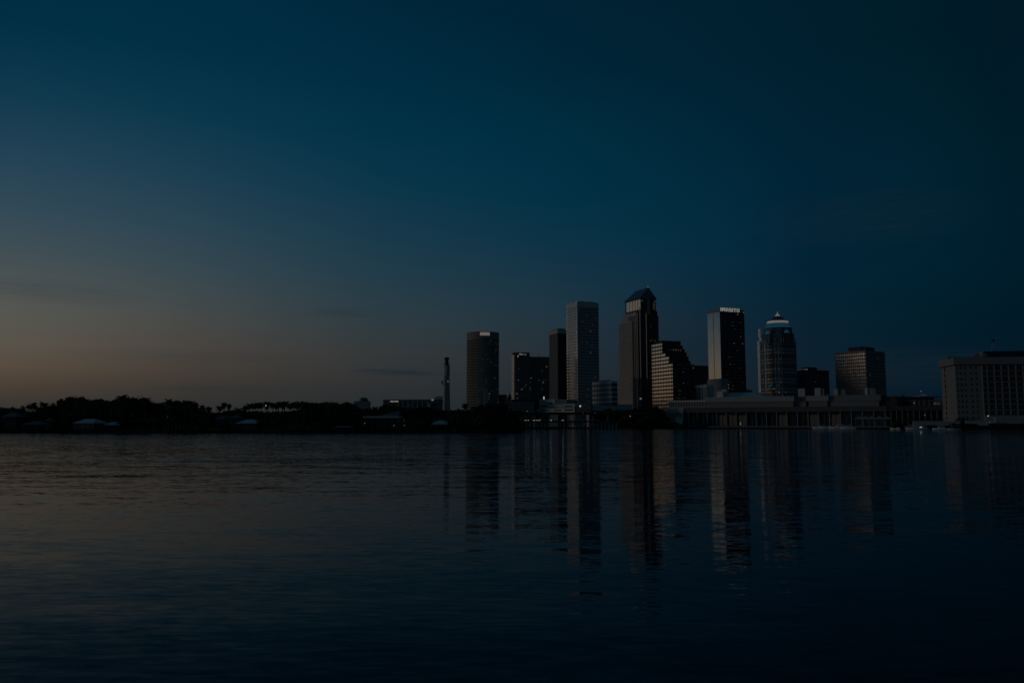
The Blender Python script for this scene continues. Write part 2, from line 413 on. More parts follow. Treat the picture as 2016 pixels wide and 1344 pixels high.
def bands(B, rects, zs, h, m, off=0.06, name='window_band'):
    """one ribbon window per floor; rects(z) gives the floor plan at that height"""
    for z in zs:
        mb = MB()
        for (x0, y0, x1, y1) in (rects(z) if callable(rects) else rects):
            mb.box(x0-off, y0-off, z, x1+off, y1+off, z+h)
        mb.build(name, m, B.t)
def lit(B, pts, w=1.6, h=1.3, off=0.10, plane='y', seed=1, at=0.0):
    r = random.Random(seed)
    for (p, z) in pts:
        mb = MB(); ww = w*r.uniform(0.6, 1.5)
        if plane == 'y': mb.box(p, at-off, z, p+ww, at+0.3, z+h)
        else: mb.box(at-off, p, z, at+0.3, p+ww, z+h)
        mb.build('lit_window', M[r.choice(LIT)], B.t)
def scatter(n, x0, x1, zs, seed, top_bias=0):
    r = random.Random(seed); return [(r.uniform(x0, x1-2), r.choice(zs)) for _ in range(n)]
def frange(a, b, n): return [a+(b-a)*i/n for i in range(n)]

# ---- round tower
D = 880
kc = kz(950.5, 780)[0]; R = (kz(983, 780)[0]-kz(918, 780)[0])/2*D*0.985
t = thing('round_tower', 'tall cylindrical dark office tower with a lit sign panel at its rim', 'tower', (kc*(D+R), D+R, G), 0)
H = (HORIZON-652)/F_PX*D+CAM_H-G
MB().lathe([(R-0.5,0),(R-0.5,H-4)], 96).build('glass_drum', M['bronze_glass'], t, False)
nf = 33; fh = (H-8)/nf
for i in range(nf):
    MB().lathe([(R-0.55,i*fh+2.2),(R+0.12,i*fh+2.2),(R+0.12,i*fh+3.35),(R-0.55,i*fh+3.35)], 96).build('spandrel_ring', M['brown_stone'], t)
fins = MB()
for i in range(72):
    a = 2*pi*i/72; c, s_ = cos(a), sin(a); w = 0.22
    fins.prism([(c*(R-0.5)-s_*w, s_*(R-0.5)+c*w), (c*(R-0.5)+s_*w, s_*(R-0.5)-c*w), (c*(R+0.2)+s_*w, s_*(R+0.2)-c*w), (c*(R+0.2)-s_*w, s_*(R+0.2)+c*w)], 0, H-8)
fins.build('vertical_fins', M['brown_stone'], t)
MB().lathe([(R-0.4,H-8),(R+0.35,H-8),(R+0.35,H),(R-1.5,H),(R-1.5,H-3),(0.1,H-3)], 96).build('parapet', M['brown_stone'], t)
a0 = atan2(-(1), (kz(955,650)[0]*D-kc*(D+R))/R)
sg = MB()
for i in range(8):
    a1 = -pi/2+(-0.14+0.58*i/8); a2 = -pi/2+(-0.14+0.58*(i+1)/8)
    sg.prism([(cos(a1)*(R+0.4), sin(a1)*(R+0.4)), (cos(a1)*(R+0.9), sin(a1)*(R+0.9)), (cos(a2)*(R+0.9), sin(a2)*(R+0.9)), (cos(a2)*(R+0.4), sin(a2)*(R+0.4))], H-4.2, H-0.9)
sg.build('sign_panel', glow('drum_sign', (1.0,0.84,0.70), 0.13), t)
r = random.Random(5)
for i in range(46):
    a = -pi/2+r.uniform(-0.35, 1.25); fl = r.randrange(0, nf) if r.random() < .6 else r.randrange(0, 14); z = fl*fh+3.4; w = r.uniform(0.7, 1.5)/R
    MB().prism([(cos(a)*(R+.02), sin(a)*(R+.02)), (cos(a)*(R+.28), sin(a)*(R+.28)), (cos(a+w)*(R+.28), sin(a+w)*(R+.28)), (cos(a+w)*(R+.02), sin(a+w)*(R+.02))], z, z+1.0).build('lit_window', M[r.choice(['warm_dim','warm_dim','cool_dim','warm_mid']) if i % 5 == 0 else 'warm_dim'], t)
# pale stair shaft standing against the drum
B = Bld('stair_shaft', 'slim pale concrete shaft in front of the round tower base', 957, 868, 5, cat='tower')
x1 = B.a(961.5); MB().box(-2.2, 0, 0, x1-0.5, 4, B.z(767)).build('shaft_wall', M['grey_stone'], B.t)
MB().box(-2.5, -0.3, B.z(767), x1-0.2, 4.3, B.z(767)+0.8).build('shaft_cap', M['concrete'], B.t)

# ---- slender tower left of it
D = 700; px = D/F_PX
t = thing('slender_tower', 'slim dark monument tower with flared crown left of the round tower', 'tower', (kz(879,770)[0]*D, D, G), radians(20))
zz = lambda v: (HORIZON-v)*px+CAM_H-G
w = 5.6*px
MB().prism([(-w*1.2,-w*1.2),(w*1.2,-w*1.2),(w*1.2,w*1.2),(-w*1.2,w*1.2)], 0, zz(740), [(-w*0.84,-w*0.84),(w*0.84,-w*0.84),(w*0.84,w*0.84),(-w*0.84,w*0.84)]).build('shaft', M['grey_stone'], t)
rb = MB()
for q in (-1, 0, 1):
    rb.prism([(q*w*0.62-0.45,-w*1.2-0.25),(q*w*0.62+0.45,-w*1.2-0.25),(q*w*0.62+0.45,-w*1.2+1),(q*w*0.62-0.45,-w*1.2+1)], 0, zz(742), [(q*w*0.5-0.4,-w*0.84-0.25),(q*w*0.5+0.4,-w*0.84-0.25),(q*w*0.5+0.4,-w*0.84+1),(q*w*0.5-0.4,-w*0.84+1)])
rb.build('shaft_ribs', M['concrete'], t)
c8 = lambda r_, dx=0: [(dx+r_*cos(pi/8+i*pi/4), r_*sin(pi/8+i*pi/4)) for i in range(8)]
MB().prism(c8(w*0.85, w*0.12), zz(741), zz(736.5), c8(w*1.02, w*0.12)).build('corbel', M['grey_stone'], t)
MB().prism(c8(w*1.02, w*0.12), zz(736.5), zz(719.5)).build('upper_block', M['grey_stone'], t)
MB().prism(c8(w*0.75), zz(719.5), zz(716.5)).build('neck', M['dark_stone'], t)
MB().prism(c8(w*1.12), zz(718.2), zz(717.2)).build('gallery_ring', M['dark_stone'], t)
MB().prism(c8(w*0.62), zz(716.5), zz(709)).build('lantern', M['dark_stone'], t)
MB().prism(c8(w*1.05), zz(714.6), zz(713.6)).build('gallery_ring', M['dark_stone'], t)
MB().prism(c8(w*0.62), zz(711), zz(704.5), c8(w*0.95)).build('crown', M['dark_stone'], t)
MB().prism(c8(w*0.98), zz(704.5), zz(703.6)).build('crown_rim', M['dark_stone'], t)
for q in (-1, 1): MB().blob((q*w*0.85, -w*0.5, zz(703.2)), (0.42,0.42,0.42), 1, 0).build('beacon', M['warm_mid'], t)
MB().blob((0.6, -w*0.95, zz(751)), (0.45,0.3,0.7), 1, 0).build('wall_lamp', M['crown_glow'], t)
MB().box(-w*1.75, -0.6, zz(756), -w*0.95, 0.6, zz(755)).box(-w*1.75, -0.7, zz(757), -w*1.45, 0.7, zz(749)).build('side_bracket', M['dark_stone'], t)

# ---- glassy residential block
B = Bld('residential_tower', 'wide grid fronted residential block with a bright ribbed left edge', 1012.5, 960, 8)
aR = B.a(1043); aR2 = B.a(1082); bL = B.b(1007.5); z1 = B.z(693.5); z2 = B.z(701.5)
MB().box(0, 0, 0, aR, max(bL, 18), z1).build('wall', M['dark_stone'], B.t)
MB().box(aR, 0.6, 0, aR2, 17, z2).build('wing_wall', M['dark_stone'], B.t)
nf = 31; fh = z2/nf
for i in range(nf+1):
    z = i*fh
    if z < z1-2: MB().box(-0.3, -1.1, z, aR-0.02, 0.0, z+0.45).box(aR, -0.6, min(z, z2-0.5), aR2, 0.58, min(z, z2-0.5)+0.45).build('balcony_slab', M['grey_stone'], B.t)
    MB().box(0.1, -0.12, z+0.6, aR-0.1, 0.05, min(z+2.7, z1)).build('window_band', M['glass'], B.t)
    if z > 12: MB().box(-1.9, -0.6, z, -0.05, 8, z+1.5).build('corner_balcony', M['lit_balcony'], B.t)
for i in range(13):
    x = aR2*(i+0.5)/13; MB().box(x-0.2, -1.0 if x < aR else -0.4, 0, x+0.2, 0.3, (z1 if x < aR else z2)-0.3).build('facade_pier', M['grey_stone'], B.t)
MB().box(-1.0, -0.5, z1, -0.1, 6, z1+1.0).build('corner_cap', M['white_stone'], B.t)
for (u0, u1, v0, v1) in [(1022,1026,695.5,698.2),(1026,1030,696.5,698.2),(1031,1036,697,698.2),(1018.6,1020.6,699,703)]:
    MB().box(B.a(u0), -1.3, B.z(v1), B.a(u1), -1.0, B.z(v0)).build('roof_light', M['crown_glow'], B.t)
lit(B, scatter(26, 1, aR2-2, [i*fh+0.9 for i in range(nf-1)], 11), 1.4, 1.0, 1.15, seed=3)
MB().tube([(B.a(1063), 6, z2), (B.a(1062), 6, z2+5)], [0.35, 0.1]).build('antenna', M['steel'], B.t)

# ---- dark ribbed tower with overhanging cap
B = Bld('dark_ribbed_tower', 'dark ribbed tower with an overhanging pale cap behind the pale tower', 1098.5, 1060, 24)
aR = B.a(1122); bL = B.b(1081.5); z1 = B.z(656.5)
MB().box(0, 0, 0, aR, bL, z1).build('wall', M['black_panel'], B.t)
for i in range(9):
    y = bL*(i+0.3)/9; MB().box(-0.45, y, 0, 0.2, y+0.9, z1).build('rib', M['grey_stone'], B.t)
for i in range(9):
    x = aR*(i+0.3)/9; MB().box(x, -0.45, 0, x+0.7, 0.2, z1).build('rib', M['dark_stone'], B.t)
MB().box(-1.8, -1.8, z1, aR+1.8, bL+1.8, B.z(649)).build('cap', M['concrete'], B.t)
MB().box(2, 3, B.z(649), aR*0.7, bL*0.8, B.z(645.5)).build('plant_room', M['brown_stone'], B.t)

# ---- tallest pale gridded tower
B = Bld('pale_grid_tower', 'tall pale tower with rows of square windows and solid crown', 1137, 950, 23)
aR = B.a(1179.5, 700); bL = B.b(1115.5, 700); z1 = B.z(593.5); zc = B.z(605)
a2 = B.a(1184.5, 760)
MB().box(0, 0, 0, aR, bL, z1).build('wall', M['white_stone'], B.t)
MB().box(aR, 3, 0, a2-1.2, bL-3, B.z(686)).build('side_wing', M['grey_stone'], B.t)
MB().box(a2-1.2, 5, 0, a2, bL-5, B.z(698)).build('side_wing', M['grey_stone'], B.t)
nf = 38; fh = (zc-2)/nf
wl = mat('tower_window', (0.80,0.77,0.73), 0.14, 1.0, 0.35, 0.3, 0.5, 0.05)
for i in range(nf):
    z = 2+i*fh
    MB().box(-0.05, 0.8, z+0.9, 0.4, bL-0.8, z+fh-0.55).build('window_band', wl, B.t)
    MB().box(0.8, -0.05, z+0.9, aR-0.8, 0.4, z+fh-0.55).build('window_band', M['glass'], B.t)
    if z < B.z(690): MB().box(aR+0.5, 2.94, z+0.9, a2-1.4, 3.2, z+fh-0.55).build('window_band', M['glass'], B.t)
for i in range(9):
    y = 0.8+(bL-1.6)*(i+1)/10; MB().box(-0.22, y-0.55, 2, 0.1, y+0.55, zc).build('pier', M['concrete'], B.t)
for i in range(12):
    x = 0.8+(aR-1.6)*(i+1)/13; w = 0.45 if i % 4 else 0.9
    MB().box(x-w, -0.2, 2, x+w, 0.1, zc).build('pier', M['grey_stone'], B.t)
MB().box(-0.4, -0.4, zc+0.6, aR+0.4, bL+0.4, zc+1.3).build('crown_band', M['concrete'], B.t)
MB().box(3, 3, z1, aR-3, bL-3, z1+1.2).build('roof_plant', M['grey_stone'], B.t)
lit(B, scatter(22, 2, aR-2, [2+i*fh+1.2 for i in range(nf)], 21), 1.4, 1.0, 0.25, seed=4)
for q in ((0.4, 0.4), (aR*0.42, 0.4)): MB().blob((q[0], q[1], z1+0.5), (0.4,0.4,0.4), 2, 0).build('beacon', M['warm_mid'], B.t)

# ---- gabled tower
B = Bld('gabled_tower', 'tallest tower with steep gabled roof and lit louvres', 1262, 1100, 22)
bF = B.b(1230.5, 610); aG = B.a(1292, 610)
e = B.z(587); ap = B.z(564.5)
lo = B.z(609)
# crown block under the roof
MB().box(0.6, 0.6, 0, aG, bF, e-0.2).build('core_wall', M['dark_stone'], B.t)
rf = MB(); x0, x1 = -1.2, aG+1.0; xm = (x0+x1)/2; y0, y1 = -0.8, bF+1
rf.v += [(x0,y0,e),(x1,y0,e),(xm,y0,ap),(x0,y1,e),(x1,y1,e),(xm,y1-9,ap-0.5)]
rf.f += [(0,1,2),(4,3,5),(0,2,5,3),(1,4,5,2),(0,3,4,1)]
rf.build('gable_roof', M['roof_metal'], B.t)
MB().prism([(aG*0.5-1.6,-0.5),(aG*0.5+1.6,-0.5),(aG*0.5+1.6,2),(aG*0.5-1.6,2)], lo-6, ap-10).build('gable_pier', M['grey_stone'], B.t)
MB().blob((xm, 0, ap+0.7), (0.75,0.75,0.75), 3, 0).build('ridge_beacon', M['crown_glow'], B.t)
n = 9
for i in range(n):
    y = 1.5+(bF-3)*i/n
    MB().box(0.42, y, lo+0.5, 0.66, y+(bF-3)/n*0.42, e-1.2).build('lit_louvre', M['louvre_glow'], B.t)
for x in (1.5, aG-3): MB().box(x, -0.1, e-4, x+2.2, 0.5, e-2).build('lit_window', M['cool_dim'], B.t)
MB().box(aG-4.5, 0.2, lo+1, aG-1.5, 0.7, e-5).build('lit_window', M['warm_dim'], B.t)
# stepped tiers down the left side and the corner notches
tiers = [(-3.5, 3.0, bF+2, B.z(622), 0), (-6.8, 8.0, bF+4, B.z(634), 1)]
zb = B.z(743)
MB().box(-3.0, 6.0, 0, 2, bF+2, B.z(613)).build('upper_tier', M['granite'], B.t)
xl = -7.0; yn = B.b(1245.5, 700, xl); yf = B.b(1219, 700, xl)
MB().box(xl, yn, 0, -2.9, yf, B.z(630)).build('left_slab', M['granite'], B.t)
MB().box(xl-1.0, yn-1.0, 0, -2.8, yf+1, zb).build('left_base', M['granite'], B.t)
nf = 26; fh = (B.z(632)-zb)/nf
for i in range(nf):
    z = zb+i*fh; MB().box(xl-0.06, yn+0.05, z+0.6, xl+1, yf-0.4, z+fh-1.0).build('window_band', M['glass'], B.t)
for i in range(9):
    y = yn+(yf-yn)*(i+0.5)/9; MB().box(xl-1.1, y-0.4, zb*0.55, xl+0.1-1, y+0.4, zb-1).build('slit_window', M['glass'], B.t)
for i in range(7):
    z = 3+i*zb*0.52/7; MB().box(xl-1.06, yn+0.4, z+1, xl, yf-0.6, z+2.6).build('window_band', M['bronze_glass'], B.t)
for k, (dx, dy) in enumerate([(-4.6,9.5),(-2.2,5.2),(0.0,2.6)]):
    MB().box(dx, dy, 0, dx+4.4, dy+14, B.z(621+k*1.2-6*(k > 1))).build('corner_step', M['glass'], B.t)
# vertical bright strips with a lit spot per floor
for k, (u, dx, vt) in enumerate([(1250,-4.9,620),(1257.5,-2.5,612),(1264.6,-0.3,605),(1272,None,612)]):
    mb = MB(); sp_ = MB(); zt = B.z(vt)
    if dx is None: x = B.a(u, 700, 0.6); yy = 0.5
    else:
        x = dx; yy = (9.4,5.1,2.5)[k]
    wdt = 1.3 if k == 3 else 0.9
    mb.box(x, yy-0.35, 0, x+wdt, yy+0.1, zt); mb.build('corner_strip', M['steel'], B.t)
    zq = zb
    while zq < zt-3:
        sp_.box(x+0.1, yy-0.45, zq, x+wdt-0.1, yy-0.3, zq+1.6); zq += fh
    sp_.build('strip_lamps', glow('strip_lamp_%s' % 'abcd'[k], (1.0,0.78,0.62), 0.045+0.012*(k == 2)), B.t)
# right-hand parts: setbacks on the far side
aR = B.a(1297.6, 700, 4.5); aM = B.a(1294.6, 640, 2.5)
MB().box(aG-3, 2.5, 0, aM, bF-3, B.z(610)).build('right_tier', M['glass'], B.t)
MB().box(aG-4, 4.5, 0, aR, bF-4, B.z(619)).build('right_tier', M['glass'], B.t)
MB().box(-1, -0.6, 0, aR+0.5, 4.4, B.z(760)).build('lobby_base', M['dark_stone'], B.t)
lit(B, scatter(14, aG*0.55, aG-1, [zb+i*fh for i in range(nf)]+[10,20,30], 31), 1.2, 0.9, 0.2, seed=6, at=0.6)
MB().box(B.a(1259.5,785,-0.6), -0.9, B.z(786), B.a(1263,785,-0.6), -0.6, B.z(783)).build('lit_window', M['crown_glow'], B.t)

# ---- stepped terrace building
B = Bld('terraced_office', 'terraced office block with bright striped left face and stepped right side', 1325, 930, 21)
st = [(1325,1360,709,0),(1318,1356.5,700.5,1),(1311,1353,692.5,2),(1305,1349,685,3),(1305,1345,678,4),(1305,1341,670.5,5)]
zbase = 0; xr_prev = None
bL = B.b(1284)
plan = []
for (ul, ur, vt, k) in st:
    # each higher tier's near corner sits further back on the left face plane
    yk = B.b(ul, 740) if ul < 1325 else 0
    xr = B.Y(ur, 740, yk)[0]
    plan.append((0+0.0, yk, xr, max(bL, yk+14), zbase, B.X(ul, vt, 0)[1])); zbase = plan[-1][5]
for (x0, y0, x1, y1, z0, z1) in plan:
    MB().box(x0, y0, z0, x1, y1, z1).build('tier_wall', M['black_panel'], B.t)
nf = 23; ztop = plan[-1][5]-2; fh = ztop/nf
def at_z(z):
    for p in plan:
        if z < p[5]: return p
    return plan[-1]
for i in range(nf):
    z = i*fh+0.8; p = at_z(z+fh*0.6)
    MB().box(-0.3, p[1]+0.2, z, 0.1, p[3]-0.2, z+fh*0.62).build('spandrel_band', mat('warm_panel', (0.78,0.73,0.66), 0.16, 1.0, 0.15, 0.3, 0.5, 0.02) if 'warm_panel' not in bpy.data.materials else bpy.data.materials['warm_panel'], B.t)
    MB().box(p[0]+0.3, p[1]-0.15, z, p[2]-0.1, p[1]+0.1, z+fh*0.5).build('spandrel_band', M['dark_stone'], B.t)
for i in range(8):
    y = bL*(i+0.5)/8; MB().box(-0.42, y-0.22, 1, 0, y+0.22, plan[-1][5] if y > plan[-1][1] else plan[0][5]).build('mullion', M['dark_stone'], B.t)
MB().box(-0.35, plan[-1][1]-0.3, plan[-1][5]-2.2, plan[-1][2]+0.2, bL+0.3, plan[-1][5]+0.3).build('parapet', M['dark_stone'], B.t)
zr = B.z(685.5)
for i in range(6): MB().box(B.Y(1316+i*4.6, 685, plan[3][1])[0], plan[3][1]-0.4, zr, B.Y(1316+i*4.6, 685, plan[3][1])[0]+1.0, plan[3][1], zr+0.9).build('lit_window', M['warm_mid' if i > 1 else 'warm_dim'], B.t)
lit(B, scatter(30, 1, plan[0][2]-2, [i*fh+2.6 for i in range(5, nf-6)], 41), 0.8, 0.6, 0.2, seed=8)

# ---- low dark block behind
B = Bld('dark_banded_block', 'squat dark banded block behind the terraced office', 1364, 1180, 20)
aR = B.a(1398); z1 = B.z(719)
MB().box(-10, 0, 0, aR, 25, z1).build('wall', M['dark_stone'], B.t)
bands(B, [(-10,0,aR,25)], [i*4+2 for i in range(int(z1/4)-2)], 2.2, M['glass'])
MB().box(-4, 0.5, z1, 3, 10, z1+1.5).build('roof_plant', M['grey_stone'], B.t)
MB().blob((1, -0.4, B.z(724)), (0.8,0.4,1.2), 1, 0).build('wall_lamp', M['warm_mid'], B.t)

# ---- mirrored slab with rooftop lettering
B = Bld('mirror_glass_tower', 'slab tower with mirrored left face and glowing white roof letters', 1419, 1000, 24)
aR = B.a(1467.5, 700); bL = B.b(1394.5, 700); zt = B.z(613); z1 = B.z(607)
MB().box(0.1, 0.1, 0, aR, bL, zt).build('wall', M['black_panel'], B.t)
half = bL*0.52
zl = B.z(745)
for (y0, y1) in ((0.15, half-0.5), (half+0.5, bL-0.15)):
    MB().box(-0.12, y0, zl, 0.15, y1, zt-0.3).build('mirror_facade', M['mirror_glass'], B.t)
ln = MB(); nf = 34; fh = (zt-zl)/nf
for i in range(nf): ln.box(-0.2, 0.3, zl+i*fh, 0, bL-0.3, zl+i*fh+0.55)
ln.build('floor_lines', M['bronze_glass'], B.t)
for i in range(int(zt/4.2)):
    MB().box(0.6, -0.05, i*4.2+1.2, aR-0.5, 0.3, i*4.2+3.6).build('window_band', M['glass'], B.t)
MB().box(-0.3, -0.1, zt, aR+0.2, bL+0.3, z1-0.2).build('roof_screen', M['brown_stone'], B.t)
for i in range(7):
    x = aR*(i+1)/8; MB().box(x-0.12, -0.1, 0, x+0.12, 0.1, zt).build('mullion', M['dark_stone'], B.t)
lit(B, scatter(34, 1, aR-2, [i*4.2+1.6 for i in range(int(zt/4.2))], 51), 1.3, 0.9, 0.12, seed=9)
# lettering
xs = 0.5; word = 'IMASITO'; tot = B.a(1455, 610)-xs
LS = {'I':[(0,0,1,1)]}
def letter(ch, x, w, z, h, mbp):
    d = 0.35; s = w*0.26
    bx = lambda x0, z0, x1, z1: mbp.box(x+x0*w, -0.7, z+z0*h, x+x1*w, -0.7+d, z+z1*h)
    if ch == 'I': bx(0.1,0,0.9,1)
    elif ch == 'M':
        bx(0,0,.26,1); bx(.74,0,1,1); bx(.26,.62,.44,.95); bx(.56,.62,.74,.95); bx(.40,.35,.60,.72)
    elif ch == 'A':
        bx(.06,0,.30,.8); bx(.70,0,.94,.8); bx(.24,.78,.76,1); bx(.30,.28,.70,.46)
    elif ch == 'S':
        bx(0,0,1,.2); bx(0,.8,1,1); bx(0,.42,1,.6); bx(0,.6,.3,.8); bx(.7,.2,1,.42)
    elif ch == 'T': bx(0,.8,1,1); bx(.34,0,.66,.8)
    elif ch == 'O': bx(0,.1,.27,.9); bx(.73,.1,1,.9); bx(.15,0,.85,.14); bx(.15,.86,.85,1)
wd = {'I':.5,'M':1.5,'A':1.25,'S':1,'T':1.1,'O':1.25}
gap = 0.28; unit = tot/(sum(wd[c] for c in word)+gap*(len(word)-1))
x = xs; sgn = thing; hl = (B.z(605.2)-B.z(612.4))
for ch in word:
    mb = MB(); letter(ch, x, wd[ch]*unit, B.z(612.4), hl, mb); o = mb.build('sign_letter', M['sign_glow'], B.t); x += (wd[ch]+gap)*unit
MB().box(xs, -0.4, B.z(612.8), xs+tot, -0.1, B.z(612.4)).build('sign_rail', M['dark_stone'], B.t)
for (u, v) in ((1463.5, 612), (1451.5, 616.5)): MB().blob((B.a(u, v), -0.5, B.z(v)), (0.55,0.35,0.6), 3, 0).build('roof_lamp', M['crown_glow'], B.t)
# base tiers
MB().box(-1.6, -1.2, 0, B.a(1432), bL+1, zl-0.3).build('base_storey', M['grey_stone'], B.t)

# ---- domed tower
B = Bld('domed_tower', 'stepped tower with teal lit dome and glowing ring', 1532, 1060, 22)
# plan: octagonal tiers about a centre point
cx_, cy_ = 16.4, 19.0
def oct_(r, ch=0.3):
    c = r*(1-ch*2)
    return [(cx_-c,cy_-r),(cx_+c,cy_-r),(cx_+r,cy_-c),(cx_+r,cy_+c),(cx_+c,cy_+r),(cx_-c,cy_+r),(cx_-r,cy_+c),(cx_-r,cy_-c)]
pxm = 1080/F_PX
rr = lambda wpx: wpx*pxm/2/1.22
H2 = lambda v: (HORIZON-v)*pxm+CAM_H-G
for (wpx, v, dd) in [(71,676,.22),(67,657,.24),(62,645,.27)]:
    MB().prism(oct_(rr(wpx), dd), 0, H2(v)).build('tier_wall', M['blue_stone'], B.t)
nf = int(H2(676)/4.1)
for i in range(nf):
    z = i*4.1+1; MB().prism(oct_(rr(71)+0.08, .22), z, z+2.1).build('window_band', M['grey_glass'] if i % 3 else M['glass'], B.t)
pr_ = oct_(rr(71)+0.1, .22)
fn = MB()
for k in range(8):
    (xa, ya), (xb, yb) = pr_[k], pr_[(k+1) % 8]
    ln_ = sqrt((xb-xa)**2+(yb-ya)**2); m_ = max(2, int(ln_/3.2))
    for i in range(m_+1):
        x = xa+(xb-xa)*i/m_; y = ya+(yb-ya)*i/m_; fn.box(x-0.25, y-0.25, 0, x+0.25, y+0.25, H2(676)+ (6 if i % 2 else 0))
fn.build('vertical_fins', M['grey_stone'], B.t)
rd = 52*pxm/2
def ring_at(vs, mt, nm, n=48, sm=True):
    MB().lathe([(r_*pxm, H2(v)) for r_, v in vs], n, cx_, cy_).build(nm, mt, B.t, sm)
ring_at([(26.4,662),(26.3,656),(25.4,650),(23.6,643),(20.9,635.8)], M['lit_teal_glass'], 'dome_glass')
ring_at([(24.4,644.6),(24.2,644.6),(24.0,643.6),(23.4,643.6)], M['teal_glow'], 'dome_lower_ring')
ring_at([(20.9,635.2),(20.3,633.2),(19.4,631.4),(18,631.4)], M['crown_glow'], 'dome_lit_ring')
ring_at([(19.0,631.6),(15.0,628.2),(9.8,624.2),(6.2,621.6),(4.2,620.8)], M['roof_metal'], 'dome_cap')
ring_at([(4.6,621.4),(4.2,618.6),(1.6,617.0)], M['crown_glow'], 'finial_lamp', 24)
ring_at([(1.5,617.2),(0.8,614.4),(0.15,611.6)], M['crown_glow'], 'finial', 12)
# white edge fins on the left
for (u, vt, vb_) in [(1496.5,673,770),(1507,671,770),(1500.3,662,674),(1499,649,662)]:
    k_, _ = kz(u, 720); dd = 1066; xw = k_*dd-B.O.x; yw = dd-B.O.y
    lx = xw*cos(B.yaw)+yw*sin(B.yaw); ly = -xw*sin(B.yaw)+yw*cos(B.yaw)
    MB().box(lx-0.3, ly-0.4, (HORIZON-vb_)*dd/F_PX, lx+0.45, ly+4, (HORIZON-vt)*dd/F_PX+CAM_H).build('edge_fin', mat('edge_fin_white', (0.75,0.72,0.68), 0.5) if 'edge_fin_white' not in bpy.data.materials else bpy.data.materials['edge_fin_white'], B.t)
q = rr(71)
lit(B, scatter(30, -q*0.5, q*0.6, [i*4.1+1.4 for i in range(nf-1)], 61), 1.5, 1.0, 0.45, seed=12, at=cy_-q)
for (u, v) in [(1513.5,762),(1516,761),(1519,760)]: MB().box(B.a(u, v), cy_-q-0.6, B.z(v), B.a(u, v)+0.7, cy_-q-0.3, B.z(v)+2.2).build('blue_lamp', M['teal_glow'], B.t)

# ---- low dark tower right of dome
B = Bld('dark_box_tower', 'low black box tower right of the domed tower', 1590, 1120, 22)
aR = B.a(1632.5); bL = B.b(1568); z1 = B.z(728)
MB().box(0, 0, 0, aR, bL, z1).build('wall', M['black_panel'], B.t)
bands(B, [(0,0,aR,bL)], [i*4+2 for i in range(int(z1/4)-1)], 2.0, M['glass'])
MB().box(4, 4, z1, aR*0.55, bL-4, B.z(722)).build('plant_room', M['dark_stone'], B.t)
for u in (1576, 1580, 1584.5, 1588): MB().box(B.a(u, 727), -0.4, z1+0.2, B.a(u, 727)+1.4, -0.1, z1+1.2).build('roof_lamp', M['crown_glow' if u > 1582 else 'warm_mid'], B.t)
lit(B, scatter(12, 1, aR-2, [i*4+2.3 for i in range(int(z1/4)-1)], 71), 1.3, 0.9, seed=13)

# ---- hotel block with roof box
B = Bld('bronze_office_block', 'broad bronze office block with roof box and two tone faces', 1705.5, 950, 34)
aR = B.a(1743.5, 730); bL = B.b(1645, 730); z1 = B.z(689.5)
MB().box(0, 0, 0, aR, bL, z1).build('wall', M['brown_stone'], B.t)
nf = 21; fh = (z1-4)/nf
for i in range(nf):
    z = 2+i*fh; MB().box(-0.06, 0.4, z+1.0, 0.3, bL-0.4, z+fh-0.7).build('window_band', M['bronze_dull'], B.t)
    MB().box(0.4, -0.06, z+1.0, aR-0.4, 0.3, z+fh-0.7).build('window_band', M['glass'], B.t)
for i in range(16):
    y = bL*(i+0.5)/16; MB().box(-0.16, y-0.35, 2, 0.05, y+0.35, z1-2).build('mullion', M['brown_stone'], B.t)
xq0, xq1 = B.a(1690,690,8), B.a(1722,690,8)
MB().box(4, 8, z1, xq1, bL*0.62, B.z(680.5)).build('plant_room', M['dark_stone'], B.t)
MB().blob((9, 7.6, B.z(685)), (0.7,0.3,0.7), 3, 0).build('roof_lamp', M['cool_dim'], B.t)
lit(B, scatter(10, 1, aR-2, [2+i*fh+1.2 for i in range(nf)], 81), 0.9, 0.8, seed=14)
lit(B, scatter(4, 1, bL-2, [2+i*fh+1.2 for i in range(nf)], 82), 0.9, 0.8, plane='x', seed=15)

# ---- white gridded mid-rise
B = Bld('white_midrise', 'white midrise with a grid of square windows between two towers', 1203.5, 900, 26)
aR = B.a(1216); bL = B.b(1166); z1 = B.z(749.5)
MB().box(0, 0, 0, aR, bL, z1).build('wall', M['white_stone'], B.t)
nf = 9; fh = (z1-3)/nf
for i in range(nf):
    z = 1+i*fh; mb = MB()
    for j in range(12):
        y = bL*(j+0.25)/12; mb.box(-0.05, y, z+1.2, 0.3, y+bL/12*0.55, z+fh-0.5)
    mb.build('window_band', M['glass'], B.t)
    MB().box(0.5, -0.05, z+1.2, aR-0.5, 0.3, z+fh-0.5).build('window_band', M['glass'], B.t)
MB().box(1, bL*0.3, z1, aR-1, bL*0.62, B.z(746.5)).build('plant_room', M['concrete'], B.t)

# ---- stepped white podium complex in front of the dark ribbed tower
B = Bld('white_podium_building', 'low stepped white office podium beside the river bridge', 1130, 860, -38)

